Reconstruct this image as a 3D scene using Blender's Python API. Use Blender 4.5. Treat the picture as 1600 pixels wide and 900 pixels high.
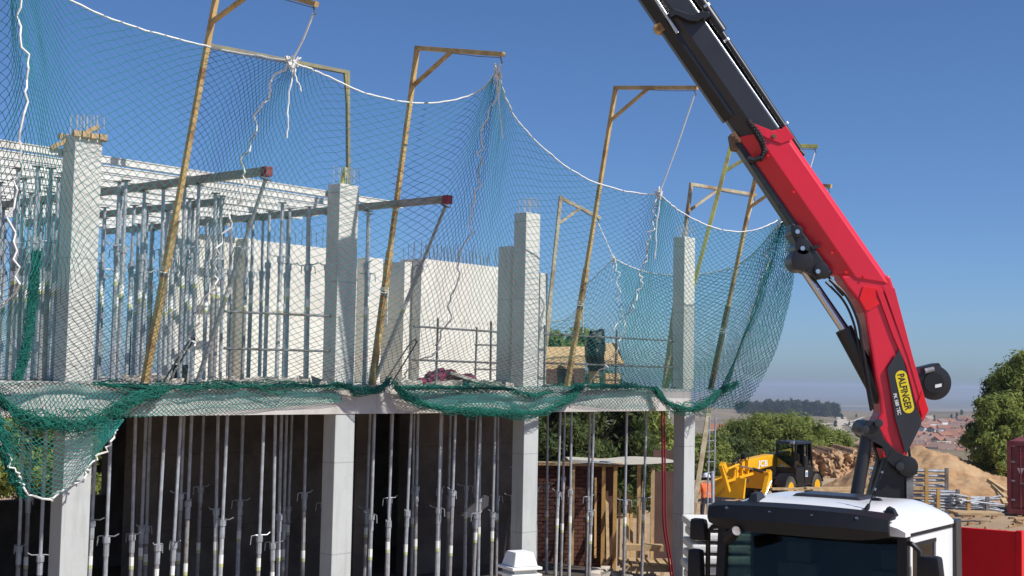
import bpy, bmesh, math, random
import numpy as np
from mathutils import Vector, Matrix
random.seed(11)
rng = np.random.default_rng(5)
for o in list(bpy.data.objects): bpy.data.objects.remove(o, do_unlink=True)
SC = bpy.context.scene
COL = SC.collection

# ------------------------------------------------------------------ camera
FPX = 2120.0
CAMP = Vector((0, 0, 3.9))
PITCH = math.atan(140.5/FPX); ROLL = 0.020
FW = Vector((0, math.cos(PITCH), math.sin(PITCH)))
_r0 = Vector((1, 0, 0)); _u0 = Vector((0, -math.sin(PITCH), math.cos(PITCH)))
RT = _r0*math.cos(ROLL) + _u0*math.sin(ROLL)
UPV = -_r0*math.sin(ROLL) + _u0*math.cos(ROLL)
cd = bpy.data.cameras.new('camera'); cam = bpy.data.objects.new('camera', cd); COL.objects.link(cam)
cd.sensor_width = 36.0; cd.lens = 36.0*FPX/1600.0; cd.clip_start = 0.1; cd.clip_end = 60000
M = Matrix((RT, UPV, -FW)).transposed().to_4x4(); M.translation = CAMP
cam.matrix_world = M
SC.camera = cam

# ------------------------------------------------------------------ light
FAZ = math.radians(40.3)                       # facade runs away to the right at this azimuth
DV = Vector((math.sin(FAZ), math.cos(FAZ), 0)) # along the facade
NV = Vector((math.cos(FAZ), -math.sin(FAZ), 0))# out of the facade
SUN_EL = math.radians(45.0)
phi = math.radians(-12.0)
sh = NV*math.cos(phi) - DV*math.sin(phi)
SUNV = Vector((sh.x*math.cos(SUN_EL), sh.y*math.cos(SUN_EL), math.sin(SUN_EL)))
world = bpy.data.worlds.new('World'); SC.world = world; world.use_nodes = True
nt = world.node_tree; nt.nodes.clear()
sky = nt.nodes.new('ShaderNodeTexSky'); sky.sky_type = 'NISHITA'; sky.sun_disc = False
sky.sun_elevation = SUN_EL; sky.sun_rotation = math.atan2(SUNV.x, SUNV.y)
sky.altitude = 1000; sky.air_density = 0.8; sky.dust_density = 1.5; sky.ozone_density = 10.0
bg = nt.nodes.new('ShaderNodeBackground'); bg.inputs['Strength'].default_value = 0.120
wo = nt.nodes.new('ShaderNodeOutputWorld')
nt.links.new(sky.outputs[0], bg.inputs['Color']); nt.links.new(bg.outputs[0], wo.inputs['Surface'])
sl = bpy.data.lights.new('sun', 'SUN'); sl.energy = 5.0; sl.angle = math.radians(0.53); sl.color = (1.0, 0.965, 0.905)
so = bpy.data.objects.new('sun', sl); COL.objects.link(so); so.location = SUNV*60
so.rotation_euler = SUNV.to_track_quat('Z', 'Y').to_euler()
SC.view_settings.view_transform = 'Standard'; SC.view_settings.look = 'None'
SC.view_settings.exposure = 0.0; SC.view_settings.gamma = 1.0; SC.view_settings.use_curve_mapping = False
SC.render.engine = 'CYCLES'

# ------------------------------------------------------------------ pixels to places
def ray(px, py): return (FW*FPX + RT*(px-800) + UPV*(450-py)).normalized()
def pY(px, py, Y):
    d = ray(px, py); return CAMP + d*((Y-CAMP.y)/d.y)
def pZ(px, py, z):
    d = ray(px, py); return CAMP + d*((z-CAMP.z)/d.z)
FOOT = -NV*14.6
def B(s, o, z):
    p = FOOT + DV*s + NV*o; return Vector((p.x, p.y, z))
def pO(px, py, o):
    d = ray(px, py); return CAMP + d*(((FOOT+NV*o-CAMP).dot(NV))/d.dot(NV))
def pS(px, py, s):
    d = ray(px, py); return CAMP + d*(((FOOT+DV*s-CAMP).dot(DV))/d.dot(DV))
def so_of(p):
    q = Vector((p.x, p.y, 0))-FOOT; return q.dot(DV), q.dot(NV)

# ------------------------------------------------------------------ materials
def pm(name, col, rough=0.7, var=0.18, scale=3.0, bump=0.0, metal=0.0, col2=None, mixs=None, stretch=(1,1,1), spec=0.4, lo=0.42, hi=0.62, coat=0.0, streak=0.0):
    m = bpy.data.materials.new(name); m.use_nodes = True
    n = m.node_tree; b = n.nodes['Principled BSDF']; L = n.links
    b.inputs['Roughness'].default_value = rough; b.inputs['Metallic'].default_value = metal
    b.inputs['Specular IOR Level'].default_value = spec; b.inputs['Coat Weight'].default_value = coat
    tc = n.nodes.new('ShaderNodeTexCoord'); mp = n.nodes.new('ShaderNodeMapping'); mp.inputs['Scale'].default_value = stretch
    L.new(tc.outputs['Object'], mp.inputs['Vector'])
    nz = n.nodes.new('ShaderNodeTexNoise'); nz.inputs['Scale'].default_value = scale; nz.inputs['Detail'].default_value = 7; nz.inputs['Roughness'].default_value = 0.65
    L.new(mp.outputs[0], nz.inputs['Vector'])
    rp = n.nodes.new('ShaderNodeValToRGB')
    c = Vector(col)
    a = c*(1-var); e = c*(1+var)
    rp.color_ramp.elements[0].position = 0.3; rp.color_ramp.elements[1].position = 0.7
    rp.color_ramp.elements[0].color = (*a, 1); rp.color_ramp.elements[1].color = (*[min(1, x) for x in e], 1)
    L.new(nz.outputs['Fac'], rp.inputs['Fac'])
    out = rp.outputs['Color']
    if col2 is not None:
        n2 = n.nodes.new('ShaderNodeTexNoise'); n2.inputs['Scale'].default_value = mixs or scale*0.4; n2.inputs['Detail'].default_value = 6
        n2.inputs['Roughness'].default_value = 0.7
        L.new(mp.outputs[0], n2.inputs['Vector'])
        r2 = n.nodes.new('ShaderNodeMapRange'); r2.inputs['From Min'].default_value = lo; r2.inputs['From Max'].default_value = hi
        L.new(n2.outputs['Fac'], r2.inputs['Value'])
        mx = n.nodes.new('ShaderNodeMix'); mx.data_type = 'RGBA'
        L.new(r2.outputs[0], mx.inputs['Factor']); L.new(out, mx.inputs['A']); mx.inputs['B'].default_value = (*col2, 1)
        out = mx.outputs['Result']
    if streak:
        n3 = n.nodes.new('ShaderNodeTexNoise'); n3.inputs['Scale'].default_value = 9.0; n3.inputs['Detail'].default_value = 5
        m3 = n.nodes.new('ShaderNodeMapping'); m3.inputs['Scale'].default_value = (1, 1, 0.09); L.new(tc.outputs['Object'], m3.inputs['Vector']); L.new(m3.outputs[0], n3.inputs['Vector'])
        r3 = n.nodes.new('ShaderNodeMapRange'); r3.inputs['From Min'].default_value = 0.52; r3.inputs['From Max'].default_value = 0.72; r3.inputs['To Max'].default_value = streak; L.new(n3.outputs['Fac'], r3.inputs['Value'])
        vo = n.nodes.new('ShaderNodeTexVoronoi'); vo.inputs['Scale'].default_value = 22.0; L.new(tc.outputs['Object'], vo.inputs['Vector'])
        r4 = n.nodes.new('ShaderNodeMapRange'); r4.inputs['From Min'].default_value = 0.16; r4.inputs['From Max'].default_value = 0.08; r4.inputs['To Max'].default_value = 0.45; L.new(vo.outputs['Distance'], r4.inputs['Value'])
        ad = n.nodes.new('ShaderNodeMath'); ad.operation = 'ADD'; ad.use_clamp = True; L.new(r3.outputs[0], ad.inputs[0]); L.new(r4.outputs[0], ad.inputs[1])
        x3 = n.nodes.new('ShaderNodeMix'); x3.data_type = 'RGBA'; L.new(ad.outputs[0], x3.inputs['Factor']); L.new(out, x3.inputs['A']); x3.inputs['B'].default_value = (*(c*0.55), 1); out = x3.outputs['Result']
    L.new(out, b.inputs['Base Color'])
    if bump:
        bp = n.nodes.new('ShaderNodeBump'); bp.inputs['Strength'].default_value = bump; bp.inputs['Distance'].default_value = 0.03
        L.new(nz.outputs['Fac'], bp.inputs['Height']); L.new(bp.outputs[0], b.inputs['Normal'])
    return m
def glass(name, tint, refl=1.0, rough=0.02):
    m = bpy.data.materials.new(name); m.use_nodes = True; n = m.node_tree; n.nodes.clear(); L = n.links
    tr = n.nodes.new('ShaderNodeBsdfTransparent'); tr.inputs[0].default_value = (*tint, 1)
    gl = n.nodes.new('ShaderNodeBsdfGlossy'); gl.inputs['Roughness'].default_value = rough
    fr = n.nodes.new('ShaderNodeFresnel'); fr.inputs['IOR'].default_value = 1.5
    mu = n.nodes.new('ShaderNodeMath'); mu.operation = 'MULTIPLY'; mu.inputs[1].default_value = refl
    L.new(fr.outputs[0], mu.inputs[0])
    mx = n.nodes.new('ShaderNodeMixShader'); L.new(mu.outputs[0], mx.inputs[0]); L.new(tr.outputs[0], mx.inputs[1]); L.new(gl.outputs[0], mx.inputs[2])
    ou = n.nodes.new('ShaderNodeOutputMaterial'); L.new(mx.outputs[0], ou.inputs['Surface'])
    return m
def board_marks(m, joint=1.2, dark=0.75):
    """formwork joints: faint horizontal seam lines and pour stains on cast concrete"""
    n = m.node_tree; L = n.links; b = n.nodes['Principled BSDF']
    src = b.inputs['Base Color'].links[0].from_socket
    tc = n.nodes.new('ShaderNodeTexCoord'); sp = n.nodes.new('ShaderNodeSeparateXYZ'); L.new(tc.outputs['Object'], sp.inputs[0])
    md = n.nodes.new('ShaderNodeMath'); md.operation = 'WRAP'; md.inputs[1].default_value = 0; md.inputs[2].default_value = joint
    L.new(sp.outputs['Z'], md.inputs[0])
    lt = n.nodes.new('ShaderNodeMath'); lt.operation = 'LESS_THAN'; lt.inputs[1].default_value = 0.018; L.new(md.outputs[0], lt.inputs[0])
    mx = n.nodes.new('ShaderNodeMix'); mx.data_type = 'RGBA'; mx.blend_type = 'MULTIPLY'
    L.new(lt.outputs[0], mx.inputs['Factor']); L.new(src, mx.inputs['A']); mx.inputs['B'].default_value = (dark, dark, dark, 1)
    L.new(mx.outputs['Result'], b.inputs['Base Color'])
    return m
MT = {}
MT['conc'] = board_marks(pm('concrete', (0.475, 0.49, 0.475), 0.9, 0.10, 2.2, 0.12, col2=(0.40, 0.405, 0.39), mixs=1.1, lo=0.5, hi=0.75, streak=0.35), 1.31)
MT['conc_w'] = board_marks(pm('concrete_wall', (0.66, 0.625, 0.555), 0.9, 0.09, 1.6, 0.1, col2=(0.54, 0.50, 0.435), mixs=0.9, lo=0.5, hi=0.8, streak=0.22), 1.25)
MT['conc_u'] = board_marks(pm('concrete_upper', (0.61, 0.605, 0.555), 0.9, 0.12, 2.2, 0.12, col2=(0.48, 0.47, 0.43), mixs=1.1, lo=0.5, hi=0.75, streak=0.35), 1.31)  # column concrete made paler to offset the shade of the nets
MT['conc_d'] = board_marks(pm('concrete_shade_toned', (0.145, 0.120, 0.098), 0.95, 0.2, 2.0, 0.1, col2=(0.085, 0.068, 0.055), mixs=0.8), 1.25)  # concrete darkened in colour to carry the ground floor's shade
MT['slab'] = pm('slab_edge', (0.55, 0.525, 0.49), 0.9, 0.12, 3.0, 0.2, col2=(0.42, 0.39, 0.36), mixs=1.5, streak=0.4)
MT['floor'] = pm('shade_toned_floor', (0.10, 0.083, 0.067), 0.95, 0.2, 2.0, 0.2, col2=(0.055, 0.046, 0.038), mixs=0.7)  # dark floor, toned down further to deepen the storey's shade
MT['galv'] = pm('galvanised_steel', (0.46, 0.49, 0.53), 0.45, 0.18, 7, 0.05, metal=0.35, col2=(0.30, 0.30, 0.31), mixs=3)
MT['galv_d'] = pm('worn_steel', (0.22, 0.22, 0.23), 0.55, 0.25, 7, 0.05, metal=0.3, col2=(0.15, 0.11, 0.08), mixs=3)
MT['stick_w'] = pm('white_sticker', (0.8, 0.8, 0.76), 0.5, 0.04, 9)
MT['stick_y'] = pm('lime_sticker', (0.50, 0.53, 0.26), 0.5, 0.2, 12)
MT['girder'] = pm('white_girder', (0.68, 0.66, 0.62), 0.6, 0.10, 4, 0.05, col2=(0.50, 0.46, 0.40), mixs=1.2, lo=0.5, hi=0.75)
MT['beam'] = pm('grey_timber_beam', (0.40, 0.37, 0.33), 0.8, 0.25, 6, 0.15, stretch=(1, 1, 4), col2=(0.26, 0.22, 0.18), mixs=2)
MT['redend'] = pm('red_paint_end', (0.26, 0.05, 0.06), 0.7, 0.3, 14)
MT['rust'] = pm('rusty_ochre', (0.55, 0.37, 0.15), 0.75, 0.25, 9, 0.15, col2=(0.26, 0.13, 0.055), mixs=2.6, lo=0.50, hi=0.64)
MT['yel_g'] = pm('greenish_yellow_paint', (0.42, 0.42, 0.12), 0.65, 0.2, 6, 0.05, col2=(0.25, 0.20, 0.10), mixs=2.5, lo=0.5, hi=0.65)
MT['olive'] = pm('dull_olive_paint', (0.27, 0.25, 0.12), 0.7, 0.2, 6, 0.05, col2=(0.20, 0.18, 0.14), mixs=2.5)
MT['pale'] = pm('pale_worn_paint', (0.50, 0.44, 0.30), 0.7, 0.2, 6, 0.05, col2=(0.28, 0.19, 0.11), mixs=2.5)
MT['darkrust'] = pm('dark_rust', (0.17, 0.10, 0.055), 0.8, 0.25, 8, 0.1, col2=(0.30, 0.20, 0.08), mixs=2.5, lo=0.52, hi=0.66)
MT['net'] = pm('green_net', (0.012, 0.20, 0.175), 0.7, 0.25, 4)
MT['netd'] = pm('green_net_bunched', (0.008, 0.15, 0.11), 0.75, 0.35, 9)
MT['rope'] = pm('white_rope', (0.76, 0.76, 0.72), 0.8, 0.1, 20)
MT['rebar'] = pm('rebar', (0.20, 0.17, 0.15), 0.7, 0.2, 8)
MT['wire'] = pm('bright_wire', (0.55, 0.55, 0.55), 0.5, 0.1, 8, metal=0.3)
MT['black'] = pm('black_paint', (0.014, 0.014, 0.016), 0.38, 0.2, 3, spec=0.5)
MT['blackm'] = pm('black_plastic', (0.009, 0.0095, 0.012), 0.5, 0.2, 4)
MT['graph'] = pm('graphite_paint', (0.030, 0.031, 0.036), 0.35, 0.15, 2, spec=0.5)
MT['red'] = pm('red_paint', (0.70, 0.013, 0.036), 0.36, 0.06, 1.5, spec=0.5, coat=0.2, col2=(0.50, 0.035, 0.045), mixs=3.5, lo=0.60, hi=0.85)
MT['redtruck'] = pm('red_body_paint', (0.78, 0.011, 0.019), 0.45, 0.08, 2.5, spec=0.35, col2=(0.50, 0.03, 0.03), mixs=4, lo=0.6, hi=0.8)
MT['chrome'] = pm('steel_rod', (0.62, 0.62, 0.64), 0.22, 0.04, 5, metal=0.9)
MT['white'] = pm('white_paint', (0.80, 0.81, 0.82), 0.28, 0.02, 1.2, spec=0.5, coat=0.4)
MT['yel'] = pm('yellow_paint', (0.78, 0.40, 0.012), 0.42, 0.10, 2.0, col2=(0.5, 0.27, 0.04), mixs=1.6, lo=0.58, hi=0.75)
MT['logo_y'] = pm('logo_yellow', (0.80, 0.62, 0.02), 0.5, 0.02, 2)
MT['tyre'] = pm('tyre', (0.035, 0.034, 0.032), 0.85, 0.3, 6, 0.2, col2=(0.10, 0.085, 0.065), mixs=3)
MT['glass_w'] = glass('windscreen_glass', (0.80, 0.88, 0.85), 0.42)
MT['glass_t'] = glass('tinted_glass', (0.72, 0.86, 0.79), 0.9)
MT['glass_dk'] = glass('smoked_glass', (0.10, 0.12, 0.12), 0.9)
MT['inside'] = pm('dark_trim', (0.009, 0.010, 0.014), 0.7, 0.2, 3)
MT['seat'] = pm('grey_seat_fabric', (0.05, 0.055, 0.065), 0.9, 0.2, 6)
MT['wood'] = pm('pale_timber', (0.52, 0.37, 0.20), 0.8, 0.2, 4, 0.1, stretch=(1, 6, 1), col2=(0.38, 0.25, 0.13), mixs=3)
MT['wood_o'] = pm('orange_timber', (0.46, 0.28, 0.10), 0.8, 0.2, 5, 0.1)
MT['ply'] = pm('plywood', (0.50, 0.35, 0.18), 0.8, 0.15, 4, 0.05, col2=(0.36, 0.25, 0.13), mixs=2)
MT['brick'] = pm('dark_brick', (0.12, 0.05, 0.035), 0.9, 0.3, 8, 0.2)
MT['tarp'] = pm('cream_tarpaulin', (0.55, 0.50, 0.40), 0.7, 0.10, 2, 0.1)
MT['tarpd'] = pm('brown_sheet', (0.10, 0.055, 0.045), 0.8, 0.2, 2)
MT['sand'] = pm('orange_sand', (0.37, 0.215, 0.105), 0.95, 0.28, 2.6, 0.9, col2=(0.46, 0.305, 0.17), mixs=0.7)
MT['bank'] = pm('cut_earth', (0.34, 0.20, 0.11), 0.95, 0.35, 1.6, 0.9, col2=(0.48, 0.32, 0.18), mixs=0.8)
MT['maroon'] = pm('maroon_container', (0.16, 0.022, 0.035), 0.55, 0.15, 2.5, 0.05, col2=(0.22, 0.06, 0.05), mixs=2)
MT['orange'] = pm('orange_shirt', (0.80, 0.19, 0.06), 0.85, 0.12, 9, 0.1)
MT['trouser'] = pm('dark_trousers', (0.035, 0.035, 0.045), 0.9, 0.2, 9)
MT['skin'] = pm('skin', (0.42, 0.24, 0.17), 0.6, 0.05, 9)
MT['hair'] = pm('hair', (0.02, 0.016, 0.012), 0.7, 0.1, 9)
MT['blackbag'] = pm('black_plastic_bag', (0.012, 0.014, 0.017), 0.35, 0.3, 6, 0.8)
MT['burg'] = pm('burgundy_netting', (0.20, 0.03, 0.07), 0.85, 0.4, 9, 0.8)
MT['rubble'] = pm('pale_rubble', (0.55, 0.49, 0.42), 0.95, 0.2, 6, 0.4)
MT['capw'] = pm('white_render', (0.78, 0.77, 0.74), 0.8, 0.04, 3, 0.05)
MT['redhose'] = pm('red_hose', (0.20, 0.012, 0.022), 0.5, 0.1, 6)
MT['bark'] = pm('bark', (0.11, 0.075, 0.05), 0.95, 0.3, 5, 0.5)
MT['roof'] = pm('terracotta_roof', (0.33, 0.15, 0.095), 0.9, 0.2, 1.2)
MT['roof2'] = pm('brown_roof', (0.27, 0.17, 0.13), 0.9, 0.2, 1.2)
MT['hw1'] = pm('house_white', (0.72, 0.70, 0.66), 0.9, 0.05, 1)
MT['hw2'] = pm('house_cream', (0.58, 0.50, 0.38), 0.9, 0.08, 1)
MT['hw3'] = pm('house_brick', (0.40, 0.20, 0.13), 0.9, 0.12, 1)
MT['win'] = pm('window_dark', (0.035, 0.04, 0.05), 0.2, 0.1, 1, spec=0.6)
def leafmat(name, c1, c2, sc=0.8):
    m = pm(name, c1, 0.75, 0.35, 1.4, col2=c2, mixs=sc, spec=0.25, lo=0.4, hi=0.62)
    n = m.node_tree; b = n.nodes['Principled BSDF']
    tr = n.nodes.new('ShaderNodeBsdfTranslucent'); mx = n.nodes.new('ShaderNodeMixShader'); mx.inputs[0].default_value = 0.4
    src = b.inputs['Base Color'].links[0].from_socket; n.links.new(src, tr.inputs[0])
    ou = n.nodes['Material Output']; n.links.new(b.outputs[0], mx.inputs[1]); n.links.new(tr.outputs[0], mx.inputs[2]); n.links.new(mx.outputs[0], ou.inputs['Surface'])
    return m
MT['leaf_p'] = leafmat('pine_needles', (0.18, 0.225, 0.05), (0.33, 0.37, 0.10))
MT['leaf_b'] = leafmat('bush_leaves', (0.17, 0.215, 0.05), (0.31, 0.35, 0.095))
MT['leaf_d'] = leafmat('dark_leaves', (0.07, 0.105, 0.035), (0.13, 0.165, 0.05))
MT['leaf_f'] = leafmat('far_pine_needles', (0.032, 0.055, 0.028), (0.055, 0.08, 0.035), 0.2)
MT['scrub'] = leafmat('scrub_leaves', (0.06, 0.085, 0.035), (0.10, 0.12, 0.05))

# ------------------------------------------------------------------ mesh helpers
class MB:
    def __init__(s): s.v = []; s.f = []; s.m = []
    def add(s, vs, fs, mi=0):
        b = len(s.v); s.v.extend([tuple(v) for v in vs]); s.f.extend([tuple(i+b for i in f) for f in fs]); s.m.extend([mi]*len(fs)); return s
    def hexa(s, p, mi=0):   # 8 points: bottom 0-3, top 4-7
        return s.add(p, [(3,2,1,0),(4,5,6,7),(0,1,5,4),(1,2,6,5),(2,3,7,6),(3,0,4,7)], mi)
    def box(s, c, size, ax=None, mi=0):
        c = Vector(c); hx, hy, hz = [x*0.5 for x in size]
        if ax is None: ax = (Vector((1,0,0)), Vector((0,1,0)), Vector((0,0,1)))
        a, b, d = ax
        p = [c+a*x*hx+b*y*hy+d*z*hz for z in (-1,1) for x, y in ((-1,-1),(1,-1),(1,1),(-1,1))]
        return s.hexa(p, mi)
    def tube(s, p0, p1, r, n=8, r1=None, cap=True, mi=0):
        p0 = Vector(p0); p1 = Vector(p1); r1 = r if r1 is None else r1
        t = (p1-p0); t.normalize()
        a = t.orthogonal().normalized(); b = t.cross(a)
        vs = []
        for p, rr in ((p0, r), (p1, r1)):
            for i in range(n):
                g = 2*math.pi*i/n; vs.append(p + a*math.cos(g)*rr + b*math.sin(g)*rr)
        fs = [(i, (i+1) % n, n+(i+1) % n, n+i) for i in range(n)]
        if cap: fs += [tuple(reversed(range(n))), tuple(range(n, 2*n))]
        return s.add(vs, fs, mi)
    def poly(s, pts, r, n=5, mi=0, taper=None):
        pts = [Vector(p) for p in pts]; k = len(pts); vs = []; fs = []
        a = None
        for i, p in enumerate(pts):
            t = (pts[min(i+1, k-1)]-pts[max(i-1, 0)])
            t = t.normalized() if t.length > 1e-9 else Vector((0,0,1))
            if a is None: a = t.orthogonal().normalized()
            else:
                a = a - t*a.dot(t); a = a.normalized() if a.length > 1e-6 else t.orthogonal().normalized()
            b = t.cross(a); rr = r if taper is None else r*taper[i]
            for j in range(n):
                g = 2*math.pi*j/n; vs.append(p+a*math.cos(g)*rr+b*math.sin(g)*rr)
        for i in range(k-1):
            for j in range(n):
                fs.append((i*n+j, i*n+(j+1) % n, (i+1)*n+(j+1) % n, (i+1)*n+j))
        fs += [tuple(reversed(range(n))), tuple(range((k-1)*n, k*n))]
        return s.add(vs, fs, mi)
    def prism(s, pts, vec, mi=0):
        pts = [Vector(p) for p in pts]; v = Vector(vec); n = len(pts)
        nrm = Vector((0,0,0))
        for i in range(n): nrm += pts[i].cross(pts[(i+1) % n])
        if nrm.dot(v) > 0: pts = pts[::-1]
        vs = pts+[p+v for p in pts]
        fs = [tuple(range(n)), tuple(reversed(range(n, 2*n)))]+[((i+1) % n, i, n+i, n+(i+1) % n) for i in range(n)]
        return s.add(vs, fs, mi)
    def disc(s, c, axis, r, h, n=20, mi=0):
        c = Vector(c); a = Vector(axis).normalized(); return s.tube(c-a*h*0.5, c+a*h*0.5, r, n, mi=mi)
    def loft(s, rings, mi=0, cap=True):
        n = len(rings[0]); vs = [p for r in rings for p in r]; fs = []
        for i in range(len(rings)-1):
            for j in range(n): fs.append((i*n+j, i*n+(j+1) % n, (i+1)*n+(j+1) % n, (i+1)*n+j))
        if cap: fs += [tuple(reversed(range(n))), tuple(range((len(rings)-1)*n, len(rings)*n))]
        return s.add(vs, fs, mi)
def props_of(o, label=None, cat=None, group=None, kind=None):
    if label: o['label'] = label
    if cat: o['category'] = cat
    if group: o['group'] = group
    if kind: o['kind'] = kind
    return o
def mk(name, mb, mats, parent=None, bevel=0.0, smooth=False, fixn=False, **k):
    me = bpy.data.meshes.new(name); me.from_pydata(mb.v, [], mb.f)
    if not isinstance(mats, (list, tuple)): mats = [mats]
    for m in mats: me.materials.append(MT[m] if isinstance(m, str) else m)
    if len(mats) > 1: me.polygons.foreach_set('material_index', mb.m)
    if fixn:
        b = bmesh.new(); b.from_mesh(me); bmesh.ops.recalc_face_normals(b, faces=b.faces); b.to_mesh(me); b.free()
    if bevel:
        b = bmesh.new(); b.from_mesh(me)
        ed = [e for e in b.edges if len(e.link_faces) == 2 and e.calc_face_angle(0) > 0.5]
        bmesh.ops.bevel(b, geom=ed, offset=bevel, segments=2, profile=0.6, affect='EDGES', clamp_overlap=True); b.to_mesh(me); b.free()
    if smooth:
        me.polygons.foreach_set('use_smooth', [True]*len(me.polygons))
        if smooth != 2: me.set_sharp_from_angle(angle=math.radians(38))
    me.update()
    o = bpy.data.objects.new(name, me); COL.objects.link(o)
    if parent is not None:
        o.parent = parent
        if parent.type == 'EMPTY' and not parent.get('_local'): o.matrix_parent_inverse = Matrix.Translation(-parent.location)
    return props_of(o, **k)
def thing(name, loc, label, cat, group=None, local=False, rot=None):
    e = bpy.data.objects.new(name, None); COL.objects.link(e); e.location = loc; e.empty_display_size = 0.2
    if rot: e.rotation_euler = rot
    if local: e['_local'] = 1
    return props_of(e, label, cat, group)
def copy_tree(o, parent=None):
    c = o.copy(); COL.objects.link(c); c.parent = parent
    if parent is not None: c.matrix_parent_inverse = o.matrix_parent_inverse.copy()
    for ch in list(o.children): copy_tree(ch, c)
    return c
def np_mesh(name, V, Fq, mat, parent=None, **k):
    me = bpy.data.meshes.new(name); n = len(V); k4 = Fq.shape[1]
    me.vertices.add(n); me.vertices.foreach_set('co', np.asarray(V, dtype=np.float32).ravel())
    me.loops.add(Fq.size); me.loops.foreach_set('vertex_index', Fq.astype(np.int32).ravel())
    me.polygons.add(len(Fq)); me.polygons.foreach_set('loop_start', np.arange(0, Fq.size, k4, dtype=np.int32))
    me.update(calc_edges=True)
    me.materials.append(MT[mat] if isinstance(mat, str) else mat)
    o = bpy.data.objects.new(name, me); COL.objects.link(o)
    if parent is not None:
        o.parent = parent
        if parent.type == 'EMPTY' and not parent.get('_local'): o.matrix_parent_inverse = Matrix.Translation(-parent.location)
    return props_of(o, **k)
def threads(P0, P1, r):
    """triangular prisms along many segments, vectorised"""
    t = P1-P0; ln = np.linalg.norm(t, axis=1, keepdims=True); t = t/np.maximum(ln, 1e-9)
    ref = np.where(np.abs(t[:, 2:3]) > 0.9, np.array([[1.0, 0, 0]]), np.array([[0, 0, 1.0]]))
    a = np.cross(t, ref); a /= np.maximum(np.linalg.norm(a, axis=1, keepdims=True), 1e-9); b = np.cross(t, a)
    N = len(P0); V = np.zeros((N, 6, 3))
    for j in range(3):
        g = 2*math.pi*j/3; off = (a*math.cos(g)+b*math.sin(g))*r
        V[:, j] = P0+off; V[:, 3+j] = P1+off
    base = (np.arange(N)*6)[:, None]
    F = np.concatenate([base+np.array([[j, (j+1) % 3, 3+(j+1) % 3, 3+j]]) for j in range(3)], axis=0)
    return V.reshape(-1, 3), F

# ------------------------------------------------------------------ terrain
def sstep(a, b, x):
    t = np.clip((x-a)/(b-a), 0, 1); return t*t*(3-2*t)
def vnoise(x, y, seed=0):
    r = np.random.default_rng(seed); out = np.zeros_like(x)
    for k in range(6):
        a = r.uniform(0, 6.28); f = r.uniform(0.6, 1.6); ph = r.uniform(0, 6.28); out += np.sin((x*math.cos(a)+y*math.sin(a))*f*2+ph)
    return out/6
def ground_z(X, Y):
    X = np.asarray(X, float); Y = np.asarray(Y, float)
    R = np.hypot(X, Y); az = np.arctan2(X, Y)
    z = -0.45-0.02*np.clip(Y-20, 0, 42)
    z = z+0.5*sstep(13, 17, X)*sstep(30, 42, Y)*(1-sstep(50, 75, Y))
    z = z-33.8*sstep(74, 680, R)
    z = z-7*sstep(600, 980, R)*(1-sstep(0.26, 0.31, az))
    # ridge about 1.7 km out, with gullies
    rid = sstep(1080, 1680, R)*(1-sstep(1720, 4500, R))
    up = 9.5+3.0*vnoise(az*16, R*0.001, 3)+1.3*vnoise(az*60, R*0.005, 4)-5.0*sstep(0.26, 0.30, az)
    z = z+rid*up
    z = z-60*sstep(1740, 4800, R)
    z = z+(0.6*vnoise(X*0.03, Y*0.03, 7))*sstep(120, 400, R)
    z = z+5.0*vnoise(X*0.0016, Y*0.0016, 8)*sstep(4500, 8000, R)
    z = z+(70+26*vnoise(az*9, R*0.0001, 9))*sstep(14500, 18500, R)
    return z
rad = np.concatenate([np.linspace(1.5, 90, 60), np.geomspace(94, 19000, 150)])
ang = np.concatenate([np.linspace(-math.pi, -0.62, 40, endpoint=False), np.linspace(-0.62, 0.62, 200, endpoint=False), np.linspace(0.62, math.pi, 40, endpoint=False)])
A, Rr = np.meshgrid(ang, rad); GX = Rr*np.sin(A); GY = Rr*np.cos(A); GZ = ground_z(GX, GY)
nr, na = A.shape
V = np.stack([GX.ravel(), GY.ravel(), GZ.ravel()], 1)
ii, jj = np.meshgrid(np.arange(nr-1), np.arange(na), indexing='ij')
j2 = (jj+1) % na
Fq = np.stack([(ii*na+jj), (ii*na+j2), ((ii+1)*na+j2), ((ii+1)*na+jj)], -1).reshape(-1, 4)
V = np.vstack([V, [[0, 0, -0.45]]])
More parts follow.
